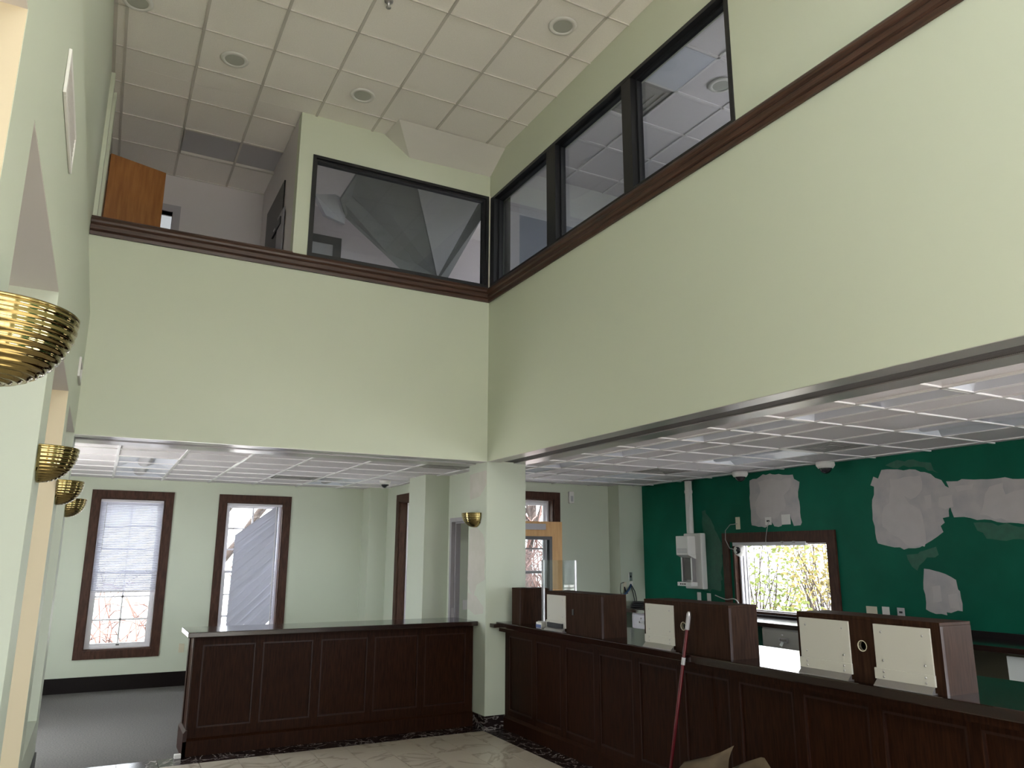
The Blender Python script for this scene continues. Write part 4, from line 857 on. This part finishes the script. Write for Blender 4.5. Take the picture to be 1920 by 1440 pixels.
# small fittings
v = at(1069, 933, y=YT); t = thing('motion_sensor', (v.x, YT, v.z), 'white motion sensor beside the cased window behind the tellers', 'sensor')
MB().box(v.x-0.04, v.x+0.04, YT-0.05, YT-0.001, v.z-0.085, v.z+0.085).build('housing', WHITEP, t, 0.012); MB().box(v.x-0.02, v.x+0.02, YT-0.054, YT-0.049, v.z-0.06, v.z+0.02).build('lens', LENS, t)
v = at(872, 1134, y=YT); t = wall_plate('white rocker switch seen through the grey door frame', 'y', YT, v.x, v.z, WHITEP, 0.075, 0.12, name='switch_plate', mark=False, cat='switch'); MB().box(v.x-0.012, v.x+0.012, YT-0.012, YT-0.006, v.z-0.03, v.z+0.03).build('rocker', WHITEP, t)
v = at(340, 1215, y=YF); wall_plate('almond socket low on the far wall beside the counter', 'y', YF, v.x, v.z, BEIGEP)
# ================================================================== SCONCES
def make_sconce():
    t = local('wall_sconce', 'x', 'sconce', 'ribbed brass half-bowl sconces')
    prof = []; n = 13; Rr, Hh = 0.150, 0.146
    for i in range(n+1):
        for s_ in range(4):
            u = (i+s_/4)/n
            if u > 1: break
            a = u*math.pi/2; r = 0.012+(Rr-0.012)*math.sin(a)**0.92; h = -Hh*math.cos(a)
            b_ = 0.0042*abs(math.sin(math.pi*s_/4))
            prof.append((r+b_*math.sin(a), h-b_*math.cos(a)))
    bw_ = MB().lathe((0.003, 0, 0), prof, 40, -math.pi/2, math.pi/2).build('bowl', BRASS, t); sd = bw_.modifiers.new('sheet', 'SOLIDIFY'); sd.thickness = 0.003; sd.offset = -1
    MB().lathe((0.003, 0, 0.001), [(Rr-0.006, -0.004), (Rr+0.003, -0.004), (Rr+0.004, 0.0), (Rr+0.001, 0.003), (Rr-0.006, 0.003)], 40, -math.pi/2, math.pi/2).build('rim', BRASS, t)
    MB().box(0.0005, 0.003, -Rr*0.8, Rr*0.8, -0.11, -0.002).build('back_plate', BRASS, t)
    MB().lathe((0.075, 0, -0.07), [(0.022, -0.03), (0.022, 0.02), (0.0001, 0.02)], 12).build('lamp_holder', WHITEP, t)
    return t
SC = make_sconce()
spots = [(2.055, 2.272, 'nearest and largest brass sconce on the outer wall'), (3.985, 2.185, 'second brass sconce along the outer wall'), (5.80, 2.185, 'third brass sconce along the outer wall'), (7.60, 2.18, 'smallest and most distant brass sconce on the outer wall')]
for k, (yy, zz, lb) in enumerate(spots):
    o = SC if k == 0 else copy_tree(SC); o.location = (XL, yy, zz); o['label'] = lb
    if k == 0: o.scale = (1.13, 1.13, 1.13)
    else: o.scale = (1, 1, 1)
ps = at(892, 963, x=XB); o = copy_tree(SC); o.scale = (1, 1, 1); o.location = (XB, ps.y, ps.z); o.rotation_euler.z = math.pi; o['label'] = 'brass half-bowl sconce on the green pillar'
# ================================================================== outer wall grille and wall box
gy0, gy1, gz0, gz1 = 2.78, 3.44, 3.27, 3.44
gr = thing('return_grille', (XL, (gy0+gy1)/2, gz0), 'white air grille high on the outer wall', 'grille')
frame_rect(MB(), 'x', XL+0.001, XL+0.012, gy0, gy1, gz0, gz1, 0.025).build('frame', WHITEP, gr, 0.003)
MB().box(XL+0.001, XL+0.003, gy0+0.02, gy1-0.02, gz0+0.02, gz1-0.02).build('backing', FRAMEG, gr)
for k in range(6): MB().box(XL+0.004, XL+0.009, gy0+0.026, gy1-0.026, gz0+0.030+0.02*k, gz0+0.036+0.02*k).build('louver', WHITEP, gr)
g2 = thing('return_grille', (XL, 6.75, 3.08), 'small far grille high on the outer wall near the balcony', 'grille')
frame_rect(MB(), 'x', XL+0.001, XL+0.016, 6.55, 6.95, 3.05, 3.20, 0.02).build('frame', WHITEP, g2); MB().box(XL+0.001, XL+0.004, 6.57, 6.93, 3.07, 3.18).build('backing', BLACKP, g2)
# ================================================================== CEILING FITTINGS
def speaker(px, py, label):
    p = at(px, py, z=ZC-0.001); t = thing('ceiling_speaker', tuple(p), label, 'speaker', 'round ceiling speakers')
    MB().lathe(p, [(0.085, -0.002), (0.088, -0.010), (0.118, -0.008), (0.125, 0.0)], 32).build('ring', WHITEP, t)
    MB().lathe(p, [(0.0001, -0.006), (0.06, -0.006), (0.087, -0.004)], 32).build('grille', SPK, t)
speaker(440, 112, 'round speaker nearest the balcony in the atrium ceiling'); speaker(680, 179, 'round speaker over the glazed room window'); speaker(1055, 49, 'round speaker by the tall teller wall')
speaker(258, 3, 'round speaker at the edge of the ceiling by the outer wall')
p = at(729, 2, z=ZC); t = thing('sprinkler_head', tuple(p), 'small metal sprinkler head in the atrium ceiling', 'sprinkler')
MB().lathe(p, [(0.038, 0.0), (0.036, -0.008), (0.016, -0.012)], 20).build('escutcheon', STEEL, t); MB().lathe(p, [(0.012, -0.01), (0.012, -0.035), (0.006, -0.04), (0.006, -0.06)], 12).build('body', STEEL, t)
MB().lathe(p, [(0.0001, -0.066), (0.022, -0.066), (0.022, -0.062), (0.0001, -0.062)], 14).build('deflector', STEEL, t)
# unlit lens over the balcony
bl_ = thing('ceiling_light', (0.9, 8.66, ZC), 'unlit grey lens light in the balcony ceiling', 'light')
frame_rect(MB(), 'y', 0, 0.001, 0, 0.001, 0, 0.001, 0.0001)
MB().box(0.37, 1.425, 8.375, 8.94, ZC+0.03, ZC+0.04).build('lens', LENS, bl_)
for a in ((0.36, 1.43, 8.365, 8.38), (0.36, 1.43, 8.935, 8.95), (0.36, 0.375, 8.365, 8.95)): MB().box(*a, ZC-0.001, ZC+0.04).build('frame', GRID, bl_)
def troffer(r, z, label, group, basket=True):
    x0, x1, y0, y1 = r; t = thing('ceiling_light', ((x0+x1)/2, (y0+y1)/2, z), label, 'light', group); xm = (x0+x1)/2; w = x1-x0
    MB().box(x0+0.012, x1-0.012, y0+0.012, y1-0.012, z+0.076, z+0.082).build('housing', REFL, t)
    for s_ in (-1, 1):
        e = xm+s_*(w/2-0.014); c = xm+s_*w*0.16
        MB().add([(e, y0+0.014, z+0.002), (e, y1-0.014, z+0.002), (c, y1-0.10, z+0.074), (c, y0+0.10, z+0.074)], [(0, 1, 2, 3)]).build('reflector', REFL, t)
    for yy, d in ((y0+0.014, 0.09), (y1-0.014, -0.09)):
        MB().add([(x0+0.014, yy, z+0.002), (x1-0.014, yy, z+0.002), (xm+w*0.16, yy+d, z+0.074), (xm-w*0.16, yy+d, z+0.074)], [(0, 1, 2, 3)]).build('end_plate', REFL, t)
    rr = 0.075 if w > 0.4 else 0.05
    n = 10; vs = []
    for yy in (y0+0.05, y1-0.05):
        for k in range(n+1):
            a = math.pi+math.pi*k/n; vs.append((xm+rr*math.cos(a), yy, z+0.070+rr*0.75*math.sin(a)))
    MB().add(vs, [(k, k+1, n+2+k, n+1+k) for k in range(n)], True).build('lamp_basket', LENS if basket else REFL, t)
    frame_rect(MB(), 'y', 0, 1, 0, 1, 0, 1, .1)
    m_ = MB(); m_.box(x0+0.008, x0+0.02, y0+0.008, y1-0.008, z-0.002, z+0.02); m_.box(x1-0.02, x1-0.008, y0+0.008, y1-0.008, z-0.002, z+0.02); m_.box(x0+0.008, x1-0.008, y0+0.008, y0+0.02, z-0.002, z+0.02); m_.box(x0+0.008, x1-0.008, y1-0.02, y1-0.008, z-0.002, z+0.02)
    m_.build('frame', GRID2, t); return t
for r, lb in zip(FIXL, ['unlit basket light nearest the balcony lip over the carpet', 'unlit basket light close above the straight-blind window', 'unlit basket light near the narrow pier']): troffer(r, ZS, lb, 'basket lights over the carpet')
words = ['first', 'second', 'third', 'fourth', 'fifth', 'sixth']
for k, r in enumerate(FIXT[:6]): troffer(r, ZS, 'slim unlit strip light, %s of the row behind the teller lip' % words[k], 'strip lights over the teller counter', False)
for r, lb in zip(FIXT[6:], ['wide unlit light above the large primer patches', 'wide unlit light in front of the dome camera pair', 'wide unlit light near the corner column']): troffer(r, ZS, lb, 'wide lights over the back worktop', False)
def vent(r, z, label, m=VENT, louv=3):
    x0, x1, y0, y1 = r; t = thing('ceiling_vent', ((x0+x1)/2, (y0+y1)/2, z), label, 'vent')
    MB().box(x0+0.014, x1-0.014, y0+0.014, y1-0.014, z+0.014, z+0.02).build('panel', m, t)
    for k in range(louv):
        d = 0.05+0.075*k; mb = MB()
        for a in ((x0+d, x1-d, y0+d, y0+d+0.03), (x0+d, x1-d, y1-d-0.03, y1-d), (x0+d, x0+d+0.03, y0+d+0.03, y1-d-0.03), (x1-d-0.03, x1-d, y0+d+0.03, y1-d-0.03)):
            mb.box(*a, z+0.004, z+0.008)
        mb.build('louver', m, t)
vent(VENTL[0], ZS, 'dark square air vent above the sagging blind'); vent((3.18, 3.77, 8.02, 8.33), ZS-0.012, 'dark air vent beside the green pillar')
vent(VENTT[0], ZS, 'square grey air vent between the wide teller lights'); vent(VENTT[1], ZS, 'square grey air vent near the tube station')
vent((4.05, 4.66, 5.27, 5.87), ZC, 'square grey air vent in the upstairs office ceiling')
of = thing('ceiling_light', (4.35, 4.95, ZC), 'pale flat light panel in the upstairs office ceiling', 'light')
MB().box(4.07, 4.64, 4.68, 5.25, ZC-0.006, ZC+0.003).build('lens', REFL, of)
p = at(1140+850/4, 640/4, z=ZC-0.001); t = thing('ceiling_speaker', tuple(p), 'round speaker in the upstairs office ceiling', 'speaker', 'round ceiling speakers')
MB().lathe(p, [(0.085, -0.002), (0.088, -0.010), (0.118, -0.008), (0.125, 0.0)], 32).build('ring', WHITEP, t); MB().lathe(p, [(0.0001, -0.006), (0.06, -0.006), (0.087, -0.004)], 32).build('grille', SPK, t)
# ================================================================== OUTDOORS
def branch_tree(loc, h, seed, m, label, depth=4, leaves=None, nl=0, spread=0.9, group='trees outdoors', name='bare_tree', lean=(0, 0)):
    rnd = random.Random(seed); t = thing(name, loc, label, 'tree', group); mb = MB(); tips = []
    def grow(p, d, L_, r, lv):
        q = p; pts = [p]; rs = [r]
        for k in range(3):
            d = (d+Vector((rnd.uniform(-.16, .16), rnd.uniform(-.16, .16), rnd.uniform(-.04, .12)))).normalized(); q = q+d*(L_/3); pts.append(q); rs.append(r*(1-0.15*(k+1)))
        (tr if lv == 0 else mb).tube(pts, r, 6 if lv < 2 else 4, cap=False, rs=rs)
        if lv >= depth: tips.append(q); return
        if lv >= 1: tips.append(q)
        for k in range(rnd.choice((3, 3, 4))):
            base = pts[rnd.choice((1, 2, 3))] if lv else pts[rnd.choice((2, 3, 3))]
            nd_ = (d+Vector((rnd.uniform(-1, 1), rnd.uniform(-1, 1), rnd.uniform(-.25, .6)))*spread).normalized()
            grow(base, nd_, L_*rnd.uniform(.58, .8), r*0.62, lv+1)
    tr = MB(); grow(Vector(loc), Vector((lean[0], lean[1], 1)), h*0.34, h*0.016, 0)
    tr.build('trunk', BARK, t); mb.build('branches', m, t)
    if leaves:
        lm = MB()
        for k in range(nl):
            c = rnd.choice(tips)+Vector((rnd.gauss(0, .28), rnd.gauss(0, .28), rnd.gauss(0, .28))); a = Vector((rnd.gauss(0, 1), rnd.gauss(0, 1), rnd.gauss(0, 1))).normalized(); b = a.orthogonal().normalized(); s = rnd.uniform(.035, .075)
            lm.add([c-a*s, c+b*s*.6, c+a*s, c-b*s*.6], [(0, 1, 2, 3)])
        o = lm.build('leaves', leaves, t); o['kind'] = 'stuff'
    return t
def thicket(loc, w, h, seed, m, label, n=60):
    rnd = random.Random(seed); t = thing('shrub', loc, label, 'shrub', 'shrubs outdoors'); mb = MB()
    for k in range(n):
        x = rnd.uniform(-w/2, w/2); p = Vector(loc)+Vector((x, rnd.uniform(-.5, .5), 0)); d = Vector((rnd.uniform(-.5, .5), rnd.uniform(-.3, .3), 1))
        pts = [p]
        for s in range(4): d = d+Vector((rnd.uniform(-.5, .5), rnd.uniform(-.3, .3), rnd.uniform(-.2, .2))); p = p+d.normalized()*h/4*rnd.uniform(.7, 1.2); pts.append(p)
        mb.tube(pts, 0.02, 4, cap=False, rs=[.026, .022, .019, .016, .012])
        for s in range(4):
            q = rnd.choice(pts[1:]); e = q+Vector((rnd.uniform(-.5, .5), rnd.uniform(-.3, .3), rnd.uniform(-.1, .5)))*h*.4; mb.tube([q, (q+e)/2+Vector((rnd.uniform(-.05, .05), 0, .04)), e], .013, 4, cap=False)
    mb.build('twigs', m, t)
branch_tree((-1.5, 17, -0.8), 9, 3, BARK, 'bare tree outside seen beneath the straight blind', lean=(.25, 0)); branch_tree((2.2, 18.5, -0.8), 10, 5, BARK, 'bare tree outside behind the sagging blind'); branch_tree((13.4, 23.5, -0.8), 11, 8, BARK, 'bare tree outside the window behind the tellers')
thicket((-0.4, 16.2, -0.8), 4.5, 2.1, 11, REDTW, 'red twiggy thicket outside the straight-blind window', 48); thicket((4.6, 15.0, -0.8), 2.6, 3.0, 12, REDTW, 'red twiggy thicket outside the sagging-blind window', 80); thicket((10.2, 17.0, -0.8), 3.6, 3.6, 13, REDTW, 'red twiggy thicket outside the window behind the tellers', 90)
def leafy_bush(loc, w, d, h, seed, m, label, n):
    rnd = random.Random(seed); t = thing('leafy_bush', loc, label, 'bush', 'leafy bushes outside the wide window'); L0 = Vector(loc); st = MB(); lm = MB()
    cl = [L0+Vector((rnd.uniform(-w/2, w/2), rnd.uniform(-d/2, d/2), h*rnd.uniform(.12, 1))) for k in range(46)]
    for c in cl:
        b = L0+Vector((rnd.uniform(-.3, .3), rnd.uniform(-.3, .3), 0)); st.tube([b, b.lerp(c, .5)+Vector((rnd.uniform(-.15, .15), rnd.uniform(-.15, .15), .1)), c], .014, 4, cap=False, rs=[.022, .014, .006])
    for k in range(n):
        c = rnd.choice(cl)+Vector((rnd.gauss(0, .20), rnd.gauss(0, .20), rnd.gauss(0, .20))); a = Vector((rnd.gauss(0, 1), rnd.gauss(0, 1), rnd.gauss(0, 1))).normalized(); b = a.orthogonal().normalized(); q = rnd.uniform(.03, .06)
        lm.add([c-a*q, c+b*q*.65, c+a*q, c-b*q*.65], [(0, 1, 2, 3)])
    st.build('stems', BARK, t); o = lm.build('leaves', m, t); o['kind'] = 'stuff'
leafy_bush((11.2, 9.0, -0.8), 1.4, 1.4, 3.0, 41, LEAFY, 'golden autumn bush outside the wide window, towards the large primer', 3000)
leafy_bush((12.2, 12.0, -0.8), 1.5, 1.5, 3.2, 42, LEAFG, 'green bush outside the wide window, towards the tube station', 2600)
leafy_bush((14.6, 12.4, -0.8), 2.4, 2.0, 4.0, 43, LEAFY, 'tall golden bush outside behind the other two bushes', 3400)
branch_tree((-7, 5, -0.8), 9, 31, BARK, 'bare tree outside the outer wall'); branch_tree((-8, 0, -0.8), 9, 32, BARK, 'second bare tree outside the outer wall')
for o in bpy.data.objects:
    if '_o' in o: del o['_o']
